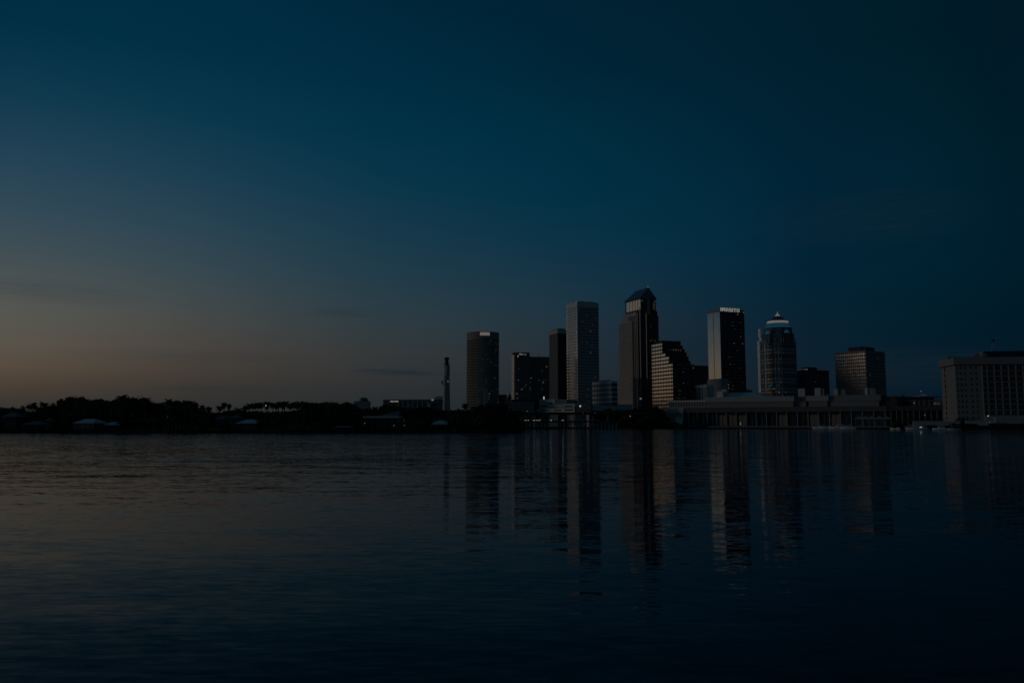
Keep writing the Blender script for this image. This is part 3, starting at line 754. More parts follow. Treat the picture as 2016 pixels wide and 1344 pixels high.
def slab(u0, u1, v0, v1, y, dep, m='white_stone', nm='wing'):
    a0, zb_ = B.Y(u0, v1, y); a1, zt_ = B.Y(u1, v0, y); MB().box(a0, y, max(0, zb_), a1, y+dep, zt_).build(nm, M[m], B.t)
B2 = B
slab(1058,1131,803,813,0,30,'white_stone','terrace_wing'); slab(1062,1132,794,803,6,24,'concrete','middle_wing')
slab(1062,1093,785,799,10,20,'white_stone','upper_wing'); slab(1093,1116,786,800,10.4,20,'mid_roof','upper_wing')
slab(1131,1164,798,813,1,28,'dark_stone','shaded_side_wing')  # podium's right side in shade, its darkness put into the stone colour
for (u0, u1, v0, v1, y) in [(1064,1084,806,809,0),(1090,1106,806,809,0),(1111,1128,805,808.5,0),(1066,1078,798,800.5,6),(1112,1127,798,801,6),(1078,1087,792,797.5,10),(1064,1076,791,793,10)]:
    a0, zb_ = B.Y(u0, v1, y); a1, zt_ = B.Y(u1, v0, y); MB().box(a0, y-0.08, zb_, a1, y+0.3, zt_).build('window', M['glass'], B.t)
MB().blob((B.Y(1142.8,799,1)[0], 0.5, B.z(799,1142.8)), (0.9,0.5,0.8), 1, 0).build('wall_lamp', M['lamp'], B.t)
a0, z0 = B.Y(1071,783,10); MB().box(a0-0.5, 9.6, z0-1.3, a0+0.6, 10, z0+1.3).build('wall_lamp', M['lamp_white'], B.t)

# ---- parking garage
B = Bld('parking_garage', 'low parking garage with pale deck edges behind the dark trees', 1052, 880, 6)
a0 = B.a(1000)
MB().box(a0, 0.8, 0, 0, 30, B.z(790)).build('garage_core', M['black_panel'], B.t)
for i in range(5):
    z = B.z(811)+(B.z(789)-B.z(811))*i/5; MB().box(a0, 0, z, 0, 2, z+1.0).build('deck_edge', M['grey_stone'], B.t)
for i in range(8): MB().box(a0*(i+0.5)/8-0.3, 0.1, 0, a0*(i+0.5)/8+0.3, 0.9, B.z(791)).build('column', M['grey_stone'], B.t)

# ---- small far buildings
def simple(name, label, u0, u1, vt, D, yaw, m, nf, top=None, side=None, b=22, lamps=0, seed=1):
    B = Bld(name, label, u0, D, yaw); aR = B.a(u1); z1 = B.z(vt)
    MB().box(0, 0, 0, aR, b, z1).build('wall', M[m], B.t)
    for i in range(nf):
        z = 1.5+i*(z1-3)/nf; MB().box(0.5, -0.06, z+0.9, aR-0.5, 0.3, z+0.9+(z1-3)/nf*0.42).build('window_band', M['glass'], B.t)
    if side: MB().box(-0.06, 0.6, z1*0.5, 0.3, b-0.6, z1*0.5+1).build('window_band', M['glass'], B.t)
    MB().box(-0.3, -0.3, z1, aR+0.3, b+0.3, z1+0.7).build('parapet', M[m], B.t)
    if lamps: lit(B, scatter(lamps, 1, aR-2, [1.5+i*(z1-3)/nf+1 for i in range(nf)], seed), 1.2, 0.8, seed=seed)
    return B
B = Bld('far_domed_building', 'faint far building with rounded top above the treeline', 697, 1900, 4)
f_ = 1900/F_PX; aR = B.a(727)
MB().box(0, 0, 0, aR, 30, B.z(789.5)).build('wall', M['grey_stone'], B.t)
MB().lathe([(aR*0.34, B.z(789.6)),(aR*0.30,B.z(786)),(aR*0.22,B.z(783)),(aR*0.12,B.z(781.8))], 20, aR*0.58, 14).build('dome', M['roof_metal'], B.t, True)
B = simple('long_white_building', 'long white multi storey hall with lit sign behind palms', 754, 868, 787.5, 1150, -8, 'blue_stone', 5, b=30, lamps=5, seed=3)
for (u0, u1) in ((768.5,775.5),(776.5,784.5)):
    MB().box(B.a(u0,790), -0.6, B.z(791), B.a(u1,790), -0.1, B.z(789)).build('sign_panel', M['sign_glow'], B.t)
MB().box(B.a(849.5,788), -0.8, B.z(788.4), B.a(853.5,788), -0.1, B.z(786.5)).build('wall_lamp', M['sign_glow'], B.t)
MB().box(B.a(842), -2, 0, B.a(848), 0, B.z(794)).build('stair_tower', M['grey_stone'], B.t)
for i in range(10): MB().box(B.a(756+i*9.5)-0.5, -0.5, 0, B.a(756+i*9.5)+0.5, 0, B.z(788)).build('pilaster', M['grey_stone'], B.t)
B = simple('stepped_roof_block', 'grey block with stepped roof left of the slender tower', 856, 871, 782, 1200, -8, 'grey_stone', 4, b=26)
MB().box(B.a(860), 2, B.z(782), B.a(866), 12, B.z(779.5)).build('plant_room', M['grey_stone'], B.t)
simple('far_office', 'small far office block seen right of the round tower', 982, 998, 777.5, 1300, 5, 'dark_stone', 5, b=20)
B = Bld('far_gothic_tower', 'small pointed far tower left of the residential block', 1003.5, 1300, 5); w_ = B.a(1001)
MB().box(w_-1.5, 0, 0, 3, 5, B.z(783)).build('wall', M['dark_stone'], B.t)
MB().prism([(w_-1.5,0),(3,0),(3,5),(w_-1.5,5)], B.z(783), B.z(773), [(0.6,2.4),(0.8,2.4),(0.8,2.6),(0.6,2.6)]).build('spire', M['dark_stone'], B.t)
simple('low_glass_annex', 'low glass annex at the foot of the residential block', 1008, 1064, 787, 930, 6, 'dark_stone', 3, b=20, lamps=4, seed=7)
simple('low_pale_terrace', 'low pale terrace block below the white midrise', 1160, 1214, 800, 850, 6, 'concrete', 3, b=14)
simple('low_curved_hall', 'low pale hall at the foot of the gabled tower', 1200, 1245, 797, 905, 4, 'light_roof', 1, b=20)
B = Bld('square_stair_block', 'pale square block with ribbed wall before the mirrored tower', 1392, 905, 14)
bL = B.b(1371); aR = B.a(1406)
MB().box(0, 0, 0, aR, bL, B.z(762)).build('wall', M['concrete'], B.t)
MB().box(-0.5, -0.5, B.z(762), aR+0.5, bL+0.5, B.z(756.5)).build('parapet', M['white_stone'], B.t)
for i in range(4): MB().box(-0.3, bL*(i+0.4)/4, 0, 0.1, bL*(i+0.6)/4, B.z(762.5)).build('rib', M['dark_stone'], B.t)

# ---- convention centre
B = Bld('convention_centre', 'long waterfront hall with tall colonnade and broad flat eaves', 1352, 860, -27)
aE = B.a(1746); zE0 = B.Y(1352,811.5)[1]; zE1 = B.Y(1352,802.5)[1]
# terrace
MB().box(-4, -7, 0, B.a(1870), 40, 0.9).build('terrace', M['grey_stone'], B.t)
MB().box(-2, 7, 0.9, aE+60, 60, zE1-1).build('hall_wall', M['dark_stone'], B.t)
MB().box(-1.5, -1.5, zE0, aE, 60, zE1).build('eave_fascia', M['fascia'], B.t)
MB().box(-1.8, -1.8, zE0-0.45, aE+0.3, 2, zE0).build('eave_soffit', M['dark_stone'], B.t)
NCOL = 20
for i in range(NCOL):
    x = 1.5+(aE-3)*i/(NCOL-1)
    MB().lathe([(0.75,0.9),(0.62,2.0),(0.62,zE0-1.6),(0.95,zE0-0.5)], 10, x, 0).build('column', M['hall_wall'], B.t, True)
    if i < NCOL-1:
        x2 = x+(aE-3)/(NCOL-1)/2; MB().box(x2-0.4, 3.2, 0.9, x2+0.4, 4.0, zE0-0.4).build('inner_column', M['grey_stone'], B.t)
        gl = MB().box(x+0.6, 6.6, 1.2, x+(aE-3)/(NCOL-1)-0.6, 6.95, zE0-1.5); gl.build('glazing_bay', M['glass'], B.t)
r = random.Random(2)
for (u, v) in [(1429,815),(1457,834.5),(1411,828),(1435,817),(1392,832),(1463,838)]:
    a_, z_ = B.Y(u, v, 6.4); MB().box(a_, 6.2, max(1.0,z_-1.0), a_+0.7, 6.5, max(1.0,z_-1.0)+ (2.6 if u == 1457 else 1.2)).build('lit_window', M['crown_glow' if u == 1457 else 'warm_dim'], B.t)
lw = glow('hall_interior', (1.0,0.8,0.6), 0.006)
for i in (3, 4, 5, 9, 12, 14): 
    x = 1.5+(aE-3)*i/(NCOL-1); MB().box(x+1, 6.5, 1.5, x+8.5, 6.56, zE0-3).build('lit_lobby', lw, B.t)
# upper storeys: pale segments in front, darker set back
def up(u0, u1, v0, v1, y, dep, m, nm='upper_wall'):
    a0_, z0_ = B.Y(u0, v1, y); a1_, _ = B.Y(u1, v1, y); am = (u0+u1)/2; z1_ = B.Y(am, v0, y)[1]; z0_ = B.Y(am, v1, y)[1]
    MB().box(a0_, y, z0_-2, a1_, y+dep, z1_).build(nm, M[m], B.t); return a0_, a1_, z0_, z1_
up(1392,1562,787,802,10,30,'hall_wall'); up(1388,1563,780.5,786.5,8,34,'hall_roof','roof_fascia')
up(1562,1587,789,801,14,26,'mid_roof'); up(1560,1588,781,788,14.5,26,'mid_roof','roof_fascia')
up(1592,1629,786,799,12,26,'hall_wall'); up(1588,1631,778.5,785,10,28,'hall_roof','roof_fascia')
up(1631,1731,786,800,14,26,'mid_roof'); up(1631,1734,777,785,13,26,'mid_roof','roof_fascia')
up(1734,1766,780,800,18,26,'dark_stone')
a0, a1, z0, z1 = up(1318,1392,791,801,14,24,'granite','west_wall'); MB().box(a0-2, 12, z1, a1, 40, z1+1.6).build('west_roof', M['white_stone'], B.t); MB().box(a0-1, 13.4, z0-3.2, a1-4, 16, z0-1.6).build('west_sill', M['white_stone'], B.t)
for i in range(14):
    a_ = a0+(a1-a0)*(i+0.5)/14; MB().box(a_-0.5, 13.85, z0+0.4, a_+0.5, 14.2, z1-0.8).build('window', M['glass'], B.t)
# low sloped roof and roof-top objects
a0_, z0_ = B.Y(1398, 779, 24); a1_, _ = B.Y(1510, 779, 24); _, zr_ = B.Y(1450, 771.5, 24)
rm = MB(); rm.prism([(a0_,20),(a1_,20),(a1_,60),(a0_,60)], z0_-2, zr_, [(a0_+22,34),(a1_-14,34),(a1_-14,46),(a0_+22,46)]); rm.build('sloped_roof', M['light_roof'], B.t)
for (u0, u1, v0, v1, y, m) in [(1411,1423,770,778,14,'white_stone'),(1420,1430,766,776,22,'concrete'),(1571.5,1584,764.5,780,20,'concrete'),(1604,1615,763.5,776,24,'concrete'),(1615,1622,765,776,25,'mid_roof'),(1641,1649,765,777,24,'concrete'),(1655,1664,766,776,26,'mid_roof'),(1703,1707.5,763.5,777,22,'white_stone'),(1707.5,1723,764,777,23,'mid_roof'),(1734,1742,766,780,26,'dark_stone')]:
    a0_, z0_ = B.Y(u0, v1, y); a1_, z1_ = B.Y(u1, v0, y)
    MB().box(a0_, y, z0_-4, a1_, y+5, z1_).build('roof_vent', M[m], B.t)
# west pavilion with small portico
a0_, z0_ = B.Y(1314, 812, -2); a1_, _ = B.Y(1345, 812, -2); z1_ = B.Y(1330, 803, -2)[1]; z0_ = B.Y(1330, 812.5, -2)[1]
MB().box(a0_, -2, z0_, a1_, 10, z1_).build('pavilion_wall', M['concrete'], B.t)
MB().box(a0_+0.5, 4, 0, a1_-0.5, 10, z0_).build('pavilion_core', M['dark_stone'], B.t)
MB().box(a0_-6, 2, 0, a0_, 10, z1_-2).build('pavilion_wing', M['light_roof'], B.t)
for i in range(9): 
    a_ = a0_+0.6+(a1_-a0_-1.2)*i/8; MB().box(a_-0.35, -1.7, 0, a_+0.35, -1.0, z0_).build('pavilion_column', M['white_stone'], B.t)
MB().box(B.Y(1330,826,-4)[0], -4, 0.9, B.Y(1344,826,-4)[0], -2.2, B.Y(1337,822,-4)[1]).build('entrance_canopy', M['white_stone'], B.t)
# east wing: lower, darker
zW0, zW1 = B.Y(1800,808)[1], B.Y(1800,798.5)[1]
aW = B.a(1868)
MB().prism([(aE+0.3,-1.2),(aW,-1.2),(aW,40),(aE+0.3,40)], zW0, zW1, [(aE+0.3,0.8),(aW-3,0.8),(aW-3,38),(aE+0.3,38)]).build('east_roof', M['dark_stone'], B.t)
MB().box(aE+0.3, 6, 0.9, aW-3, 40, zW0).build('east_wall', M['black_panel'], B.t)
for i in range(10):
    x = aE+3+(aW-aE-8)*i/9; MB().box(x-0.35, -0.5, 0.9, x+0.35, 0.2, zW0).build('east_column', M['mid_roof'], B.t)

# ---- low lit building between the hall and the hotel
B = Bld('low_lit_hall', 'low flat roofed hall with warm lights left of the right hand hotel', 1776, 900, -6)
aR = B.a(1856)
MB().box(0, 0, 0, aR, 30, B.z(786)).build('wall', M['granite'], B.t)
MB().box(-1.5, -2, B.z(786), B.a(1838), 32, B.z(781)).build('roof', M['black_panel'], B.t)
MB().box(B.a(1815), 4, B.z(781), aR+4, 30, B.z(778)).build('upper_roof', M['grey_stone'], B.t)
for (u, v, m) in [(1775.5,791.8,'lamp'),(1789,793,'warm_mid'),(1800,793,'crown_glow'),(1840,794.3,'crown_glow'),(1845,794.6,'warm_mid'),(1848,794.4,'warm_mid'),(1815,777.4,'warm_mid'),(1818,777.4,'warm_mid'),(1822,777.4,'warm_mid'),(1814,770.3,'crown_glow')]:
    MB().blob((B.a(u), -0.8, B.z(v)), (0.55,0.4,0.5), 1, 0).build('wall_lamp', M[m], B.t)
MB().tube([(B.a(1814), -0.8, B.z(781)), (B.a(1814), -0.8, B.z(771))], 0.12).build('lamp_mast', M['steel'], B.t)
for i in range(6): MB().box(B.a(1782+i*10), -0.1, B.z(799), B.a(1787+i*10), 0.2, B.z(789)).build('window', M['glass'], B.t)

# ---- hotel at the right edge
B = Bld('balcony_hotel', 'large pale hotel with balcony grid at the right edge', 1882, 610, -8, v=760)
bL = B.b(1854.5, 760); aF = B.a(2120); zP0 = B.z(719.5); zP1 = B.z(703.5)
a1 = B.a(1934)
MB().box(0, 0, 0, aF, bL, zP0).build('wall', M['hotel_wall'], B.t)
MB().box(-1.3, -1.3, zP0+0.6, aF, bL+1.3, zP1).build('parapet', M['hotel_wall'], B.t)
MB().box(-0.5, -0.5, zP0, aF, bL+0.5, zP0+0.6).build('shadow_gap', M['black_panel'], B.t)
NF = 9; zA = B.z(818); fh = (zP0-zA)/NF
for i in range(NF+1):
    z = zA+(i-1)*fh+1.4
    for j, u in enumerate((1885.5, 1893, 1901, 1913, 1923)):
        x = B.a(u-1.3, 760); MB().box(x, -0.05, z, x+(1.2 if j % 2 else 0.95), 0.3, z+1.7).build('window', M['glass'], B.t)
    y = B.b(1862.5, 760); MB().box(-0.05, y, z-0.6, 0.3, y+2.2, z+2.2).build('slit_window', M['glass'], B.t)
    if i < 5:
        for u in (1872, 1877): MB().box(-0.05, B.b(u,760), z, 0.3, B.b(u,760)+0.8, z+0.9).build('window', M['glass'], B.t)
# balconies: dark recess band cut by fins and slabs
xb = a1; NB = 8; bw = (B.a(2016,760)-B.a(1945,760))/5
xs_ = [B.a(1934.5,760), B.a(1944,760)] + [B.a(1944,760)+bw*(k+1) for k in range(7)]
for i in range(NF):
    z = zA+i*fh
    for k in range(len(xs_)-1):
        MB().box(xs_[k]+0.35, -0.12, z+0.55, xs_[k+1]-0.35, 0.1, z+fh-0.35).build('balcony_glazing', M['glass'], B.t)
    MB().box(a1, -1.1, z-0.25, aF, 0.05, z+0.25).build('balcony_slab', M['hotel_wall'], B.t)
    rl = MB()
    for k in range(len(xs_)-1): rl.box(xs_[k]+0.3, -1.0, z+1.05, xs_[k+1]-0.3, -0.92, z+1.15).box(xs_[k]+0.3, -0.98, z+0.3, xs_[k+1]-0.3, -0.94, z+0.85)
    rl.build('balcony_rail', M['dark_stone'], B.t)
for x in xs_: MB().box(x-0.28, -1.15, zA-0.3, x+0.28, 0.02, zP0-0.1).build('balcony_fin', M['hotel_wall'], B.t)
MB().box(a1, -0.9, 0, aF, 0.02, zA-0.3).build('base_storey', M['grey_stone'], B.t)
rx0 = B.a(1953,700,8)
MB().prism([(rx0,10),(aF,10),(aF,bL-4),(rx0,bL-4)], zP1-0.5, B.z(689.5), [(rx0-4,10.5),(aF,10.5),(aF,bL-5),(rx0-4,bL-5)]).build('roof_pavilion', M['black_panel'], B.t)
MB().prism([(B.a(1926,700,8),9),(rx0-0.5,9),(rx0-0.5,bL-6),(B.a(1926,700,8),bL-6)], zP1-0.5, B.z(700), [(B.a(1940,700,8),10),(rx0-4.5,10),(rx0-4.5,bL-7),(B.a(1940,700,8),bL-7)]).build('sloped_roof', M['mid_roof'], B.t)
MB().prism([(B.a(1936,700,8),10),(rx0-1,10),(rx0-1,20),(B.a(1936,700,8),20)], B.z(700), B.z(690), [(rx0-5,12),(rx0-4.2,12),(rx0-4.2,18),(rx0-5,18)]).build('roof_wedge', M['mid_roof'], B.t)
for (u0, u1, vt) in [(1865,1869,700.5),(1871,1879,699.8),(1880,1890,700.8),(1898,1912,701.3),(1915,1922,697),(1922,1930,695.5)]:
    MB().box(B.a(u0,700,4), 4, zP1-0.3, B.a(u1,700,4), 8, B.z(vt)).build('roof_plant', M['mid_roof'], B.t)
fx = B.a(1953.5,690,8); tx = B.a(1957,668,8)
MB().tube([(fx,9.5,B.z(690)),(tx,9.5,B.z(670))], [0.35,0.12]).build('roof_mast', M['steel'], B.t)
MB().blob((tx,9.5,B.z(668.5)), (1.1,0.6,1.0), 4, 0.2).build('mast_head', M['dark_stone'], B.t)
B_hotel = B

# ---- waterfront walls in front of the hotel
B = Bld('pale_garden_wall', 'long pale garden wall on the right bank', 1822, 606, -2, cat='wall')
MB().box(-9, 0, 0, B.a(1889), 0.8, B.z(829.5)).build('wall_panel', M['light_roof'], B.t)
MB().box(-9.3, -0.15, B.z(829.5), B.a(1889)+0.2, 0.95, B.z(829.5)+0.3).build('wall_coping', M['white_stone'], B.t)
B = Bld('pale_terrace_wall', 'pale terrace wall right of the garden wall', 1900, 602, -2, cat='wall')
MB().box(0, 0, 0, B.a(1957), 1, B.z(828)).build('wall_panel', M['light_roof'], B.t)
MB().box(B.a(1944), -2, 0, B.a(1957), 0, B.z(828)-0.4).build('wall_return', M['white_stone'], B.t)
B = Bld('dotted_plaza_wall', 'broad speckled pale wall at the foot of the hotel', 1957.5, 600, -2, cat='wall')
MB().box(0, 0, 0, B.a(2012), 1, B.z(822.5)).build('wall_panel', mat('speckle', (0.30,0.34,0.36), 0.7, 0, 0.5, 3.0), B.t)
MB().box(-0.2, -0.2, B.z(822.5), B.a(2012)+0.2, 1.2, B.z(822.5)+0.3).build('wall_coping', M['concrete'], B.t)

# ------------------------------------------------------------------ bridge with cars
def world_box_line(mb, u0, D0, u1, D1, z0, z1, w):
    x0, x1 = kz(u0, 830)[0]*D0, kz(u1, 830)[0]*D1; d = Vector((x1-x0, D1-D0)).normalized(); nx, ny = -d.y, d.x
    mb.prism([(x0,D0),(x1,D1),(x1+nx*w,D1+ny*w),(x0+nx*w,D0+ny*w)], z0, z1)
    return (x0,D0),(x1,D1)
t = thing('road_bridge', 'long low dark road bridge on many piles left of the trees', 'bridge', (0,0,0))
zd = CAM_H+(HORIZON-828.5)*800/F_PX
mb = MB(); world_box_line(mb, 1012, 795, 1215, 812, zd-1.0, zd, 12); mb.build('deck', M['asphalt'], t)
mb = MB(); world_box_line(mb, 1012, 794.8, 1215, 811.8, zd+0.003, zd+0.28, 0.3); mb.build('parapet', M['grey_stone'], t)
for i in range(28):
    f = i/27; u = 1014+f*200; D_ = 795.6+f*16.5; x = kz(u,830)[0]*D_
    mb = MB()
    for q in (0, 5, 10): mb.box(x-0.35, D_+q, -3, x+0.35, D_+q+0.7, zd-1.0)
    mb.build('pile_bent', M['concrete' if i < 12 else 'grey_stone'], t)
t = thing('elevated_expressway', 'dark elevated expressway crossing behind the low bridge', 'bridge', (0,0,0))
zx = CAM_H+(HORIZON-813)*835/F_PX
mb = MB(); world_box_line(mb, 1018, 832, 1290, 846, zx-1.6, zx, 10); mb.build('deck', M['asphalt'], t)
mb = MB(); world_box_line(mb, 1018, 831.7, 1290, 845.7, zx+0.003, zx+0.9, 0.3); mb.build('parapet', M['dark_stone'], t)
for i in range(9):
    f = i/8; u = 1024+f*230; D_ = 836+f*12; x = kz(u,830)[0]*D_
    MB().box(x-0.8, D_, -2, x+0.8, D_+6, zx-1.6).build('pier', M['grey_stone'], t)
# car prototype
def car():
    c = thing('car', 'car', 'car')
    b = MB(); prof = [(-2.2,0.35),(2.2,0.35),(2.25,0.75),(1.3,0.9),(0.7,1.42),(-1.1,1.45),(-1.9,0.98),(-2.25,0.9)]
    n_ = len(prof)
    b.v += [(x,-0.85,z) for x, z in prof]+[(x,0.85,z) for x, z in prof]
    b.f += [tuple(range(n_)), tuple(range(2*n_-1,n_-1,-1))]+[(i,n_+i,n_+(i+1)%n_,(i+1)%n_) for i in range(n_)]
    b.build('body', M['paint_dark'], c)
    MB().box(-1.0,-0.87,0.95,0.7,0.87,1.3).build('side_windows', M['glass'], c)
    for x in (-1.4,1.4):
        for y in (-0.8,0.62):
            w = MB(); 
            for s_ in range(12): pass
            w.v += [(x+0.34*cos(2*pi*i/12), y, 0.34+0.34*sin(2*pi*i/12)) for i in range(12)]+[(x+0.34*cos(2*pi*i/12), y+0.2, 0.34+0.34*sin(2*pi*i/12)) for i in range(12)]
            w.f += [tuple(range(12)), tuple(range(23,11,-1))]+[(i,12+i,12+(i+1)%12,(i+1)%12) for i in range(12)]
            w.build('wheel', M['rubber'], c)
    for y in (-0.6,0.6): MB().blob((2.28,y,0.68), (0.22,0.3,0.26), 1, 0).build('headlight', M['headlight'], c)
    return c
car0 = car()
cars = [(1037,'pair of lights nearest the dark trees on the bridge deck'),(1041.5,'second from the trees'),(1053.5,'third from the trees'),(1058.3,'fourth from the trees'),(1063.5,'brightest, under the white podium'),(1087,'alone in the middle of the bridge'),(1110,'rightmost and faintest')]
for i, (u, lb) in enumerate(cars):
    c = car0 if i == 0 else copy_tree(car0); lb = lb.replace('pair of lights ', '')
    D_ = 797+(u-1012)/203*17; c.location = (kz(u,824)[0]*D_, D_+0.6+(i % 2)*1.0, zd+0.004); c.rotation_euler = (0,0,radians(-118))
    c['label'] = 'headlit car on the low bridge, '+lb; c['group'] = 'cars on the low bridge'

# ------------------------------------------------------------------ lamps
def lamp_proto():
    t = thing('street_lamp', 'lamp', 'lamp post')
    MB().tube([(0,0,0),(0,0,1)], [0.10,0.06]).build('pole', M['steel'], t)
    MB().blob((0,0,0), (1,1,1), 1, 0, 10, 6).build('lamp_head', M['lamp'], t)
    return t
def lamp(u, v, D, label, r=0.45, m='lamp', z0=G, grp='lamp posts along the shore'):
    t = thing('street_lamp', label, 'lamp post', group=grp)
    x, y, z = P(u, v, D); t.location = (x, y, z0); h = z-z0
    MB().tube([(0,0,0),(0,0,h-r*0.5)], [0.12,0.07]).build('pole', M['pole_paint'], t)
    MB().blob((0,0,h), (r,r,r*0.8), 1, 0, 10, 6).build('lamp_head', M[m], t)
    MB().lathe([(r*1.1,h+r*0.65),(r*0.9,h+r*0.9),(0.05,h+r*1.1)], 10).build('lamp_cap', M['dark_stone'], t)
    return t
lamp(523.5,798,343,'tall lamp glowing white among the palm crowns',0.22,'lamp_white')
lamp(775.5,837.2,362,'lamp in front of the flat roofed house, left of a cooler one',0.25,'crown_glow')
lamp(796,837,366,'cool lamp at the right corner of the flat roofed house',0.2,'crown_glow')
lamp(718,833,359,'dim lamp left of the flat roofed house',0.2,'crown_glow')
lamp(889.8,834.2,362,'bright warm lamp by the white tent roof',0.32,'lamp')
lamp(1038,809,850,'small cool lamp in front of the parking garage',0.45,'crown_glow')
lamp(1240.6,818.8,840,'lone bluish lamp in front of the black trees',0.4,'lamp_white')
lamp(1434,757.4,880,'lamp high above the hall roof before the mirrored tower',0.45,'crown_glow')
lamp(1435,763.5,870,'lamp on the hall roof below another lamp',0.45,'crown_glow')
lamp(1820.7,816.8,600,'lamp on a tall post behind the garden wall',0.36,'crown_glow')
lamp(1945.4,818.4,597,'bright lamp at the corner of the speckled wall',0.38,'lamp')
lamp(1148,812.6,833,'lamp on the expressway edge right of the podium',0.4,'warm_mid',z0=zx)
lamp(1171,812.6,834,'lamp on the expressway edge near the black trees',0.4,'warm_mid',z0=zx)
lamp(330,819.3,350,'dim lamp deep among the trees left of the gabled house',0.16,'warm_mid')

# ------------------------------------------------------------------ houses and docks on the left bank
def house(u0, u1, vt, vb, D, label, storeys=1, roof='house_roof_pale', wall='house_wall', yaw=0, ridge=0.35, gable=False, dep=9, cat='house'):
    x0, _, _ = P(u0, vb, D); x1, _, zt = P(u1, vt, D); zb = max(0.6, P(u0, vb, D)[2]-G)
    zt = zt-G
    t = thing('house', label, cat, ((x0+x1)/2, D, G), radians(yaw), 'houses among the trees on the left bank')
    w = (x1-x0)/2; wy = dep/2
    rise = min((zt-0)*0.4, w*0.35+0.8); ze = zt-rise
    MB().box(-w*0.92, 0.5, 0, w*0.92, dep-0.5, ze).build('wall', M[wall], t)
    rd_ = w*ridge if not gable else w*0.98
    MB().prism([(-w,-0.2),(w,-0.2),(w,dep+0.2),(-w,dep+0.2)], ze, zt, [(-rd_,wy-0.1),(rd_,wy-0.1),(rd_,wy+0.1),(-rd_,wy+0.1)]).build('roof', M[roof], t)
    nw = max(2, int(w*2/3))
    for s_ in range(storeys):
        for i in range(nw):
            x = -w*0.85+(w*1.7)*(i+0.25)/nw; zz_ = 0.9+s_*2.9
            if zz_+1.1 < ze:
                o = MB().box(x, 0.38, zz_, x+1.0, 0.6, zz_+1.15).build('window', M['glass'], t)
    MB().box(-0.45, 0.36, 0, 0.45, 0.6, min(2.05, ze-0.1)).build('door', M['wood'], t)
    return t
house(38,82,829,846,356,'low house with wide pale roof near the left edge',1,'house_roof')
house(87,98,822,842,354,'narrow tall gazebo roof right of the low wide house',1,'house_roof','house_wall',0,0.08,False,5)
house(129,154,813.5,830,372,'pale upper house behind the blue roofed house',2,'house_roof')
house(137,189,824,843,352,'wide house with bright blue grey hip roof at the left',1,'house_roof_pale','house_wall',-14,0.5)
house(203,236,830,845,350,'small house with bright sloping roof right of the blue roofed house',1,'house_roof_pale','house_wall',10,0.3)
house(0,32,811,832,366,'shadowed house at the extreme left under the trees',2,'house_roof')
house(422,442,817.5,838,366,'steep roofed house, left of the rounded one',2,'house_roof','house_wall',0,0.9,False)
house(449,471,815,836,366,'rounded hip roofed house right of the steep roofed one',2,'house_roof','house_wall',0,0.15)
house(460,507,825,840,354,'low spreading hip roofed house below two taller ones',1,'house_roof_pale','house_wall',-8,0.3)
house(655,692,838,848,345,'long low covered boathouse left of the flat roofed house',1,'house_roof','house_wall',0,0.6,dep=6,cat='boathouse')
# flat-roofed modern house by the water
D = 362
x0, _, _ = P(716,830,D); x1, _, zt = P(796,818,D)
t = thing('modern_house', 'flat roofed two storey waterfront house with broad eaves', 'house', (x0, D, G)); W = x1-x0; zt -= G
MB().box(0, -1.5, zt-1.0, W*0.88, 12, zt-0.1).build('roof', M['house_roof_pale'], t)
MB().prism([(W*0.35,2),(W*0.84,2),(W*0.84,11),(W*0.35,11)], zt-0.1, zt+2.2, [(W*0.82,4),(W*0.84,4),(W*0.84,9),(W*0.82,9)]).build('roof_ridge', M['house_roof'], t)
MB().box(W*0.12, 1.5, 0, W*0.95, 11, zt-1.0).build('wall', M['house_wall'], t)
MB().box(W*0.02, -1.0, 2.3, W*0.98, 1.5, 2.6).build('balcony', M['house_wall'], t)
for i in range(6):
    x = W*(0.06+0.17*i); MB().box(x-0.12, -0.9, 0, x+0.12, -0.65, zt-1.0 if x < W*0.85 else 2.3).build('post', M['house_wall'], t)
for i in range(5): 
    x = W*(0.17+0.155*i); MB().box(x, 1.38, 3.2, x+1.7, 1.6, zt-1.5).build('window', M['glass'], t)
    MB().box(x, 1.38, 0.5, x+1.7, 1.6, 2.1).build('window', M['glass'], t)
MB().box(W*0.99,-0.5,zt-2.6,W*1.0,0.0,zt-1.4).build('wall_lamp', M['warm_dim'], t)
# white tent by the water
x, y, z = P(868,826.5,370)
t = thing('party_tent', 'pale domed tent roof beside the bright warm lamp', 'tent', (x, y, G)); h = z-G
MB().lathe([(4.6,h-2.0),(4.2,h-1.5),(2.6,h-0.6),(0.9,h-0.15),(0.1,h)], 16).build('canopy', M['canvas'], t, True)
for q in range(6): MB().box(4.2*cos(q*pi/3)-0.06,4.2*sin(q*pi/3)-0.06,0,4.2*cos(q*pi/3)+0.06,4.2*sin(q*pi/3)+0.06,h-1.9).build('tent_pole', M['steel'], t)
def dock(u0, u1, v, D, label, posts=7, roof=False):
    x0 = P(u0,v,D)[0]; x1 = P(u1,v,D)[0]; z = max(0.8, P(u0,v,D)[2])
    t = thing('dock', label, 'dock', (x0, D, 0), 0, 'timber docks on the left bank'); w = x1-x0
    MB().box(0,0,z-0.18,w,2.4,z).build('deck', M['house_wall' if roof else 'wood'], t)
    for i in range(posts):
        xx = w*(i+0.3)/posts
        MB().tube([(xx,0.1,-2),(xx,0.1,z+0.9 if not roof else z)], 0.14).build('pile', M['wood'], t)
    return t
dock(322,350,845.3,334,'low pale dock left of the longer docks',5,True)
dock(368,400,845.3,337,'low pale dock in the middle of the left bank',6,True)
dock(405,432,845.8,338,'thin dock platform right of the two low pale docks',5)
dock(562,600,833.5,341,'raised walkway with pale edge left of centre bank',6,True)
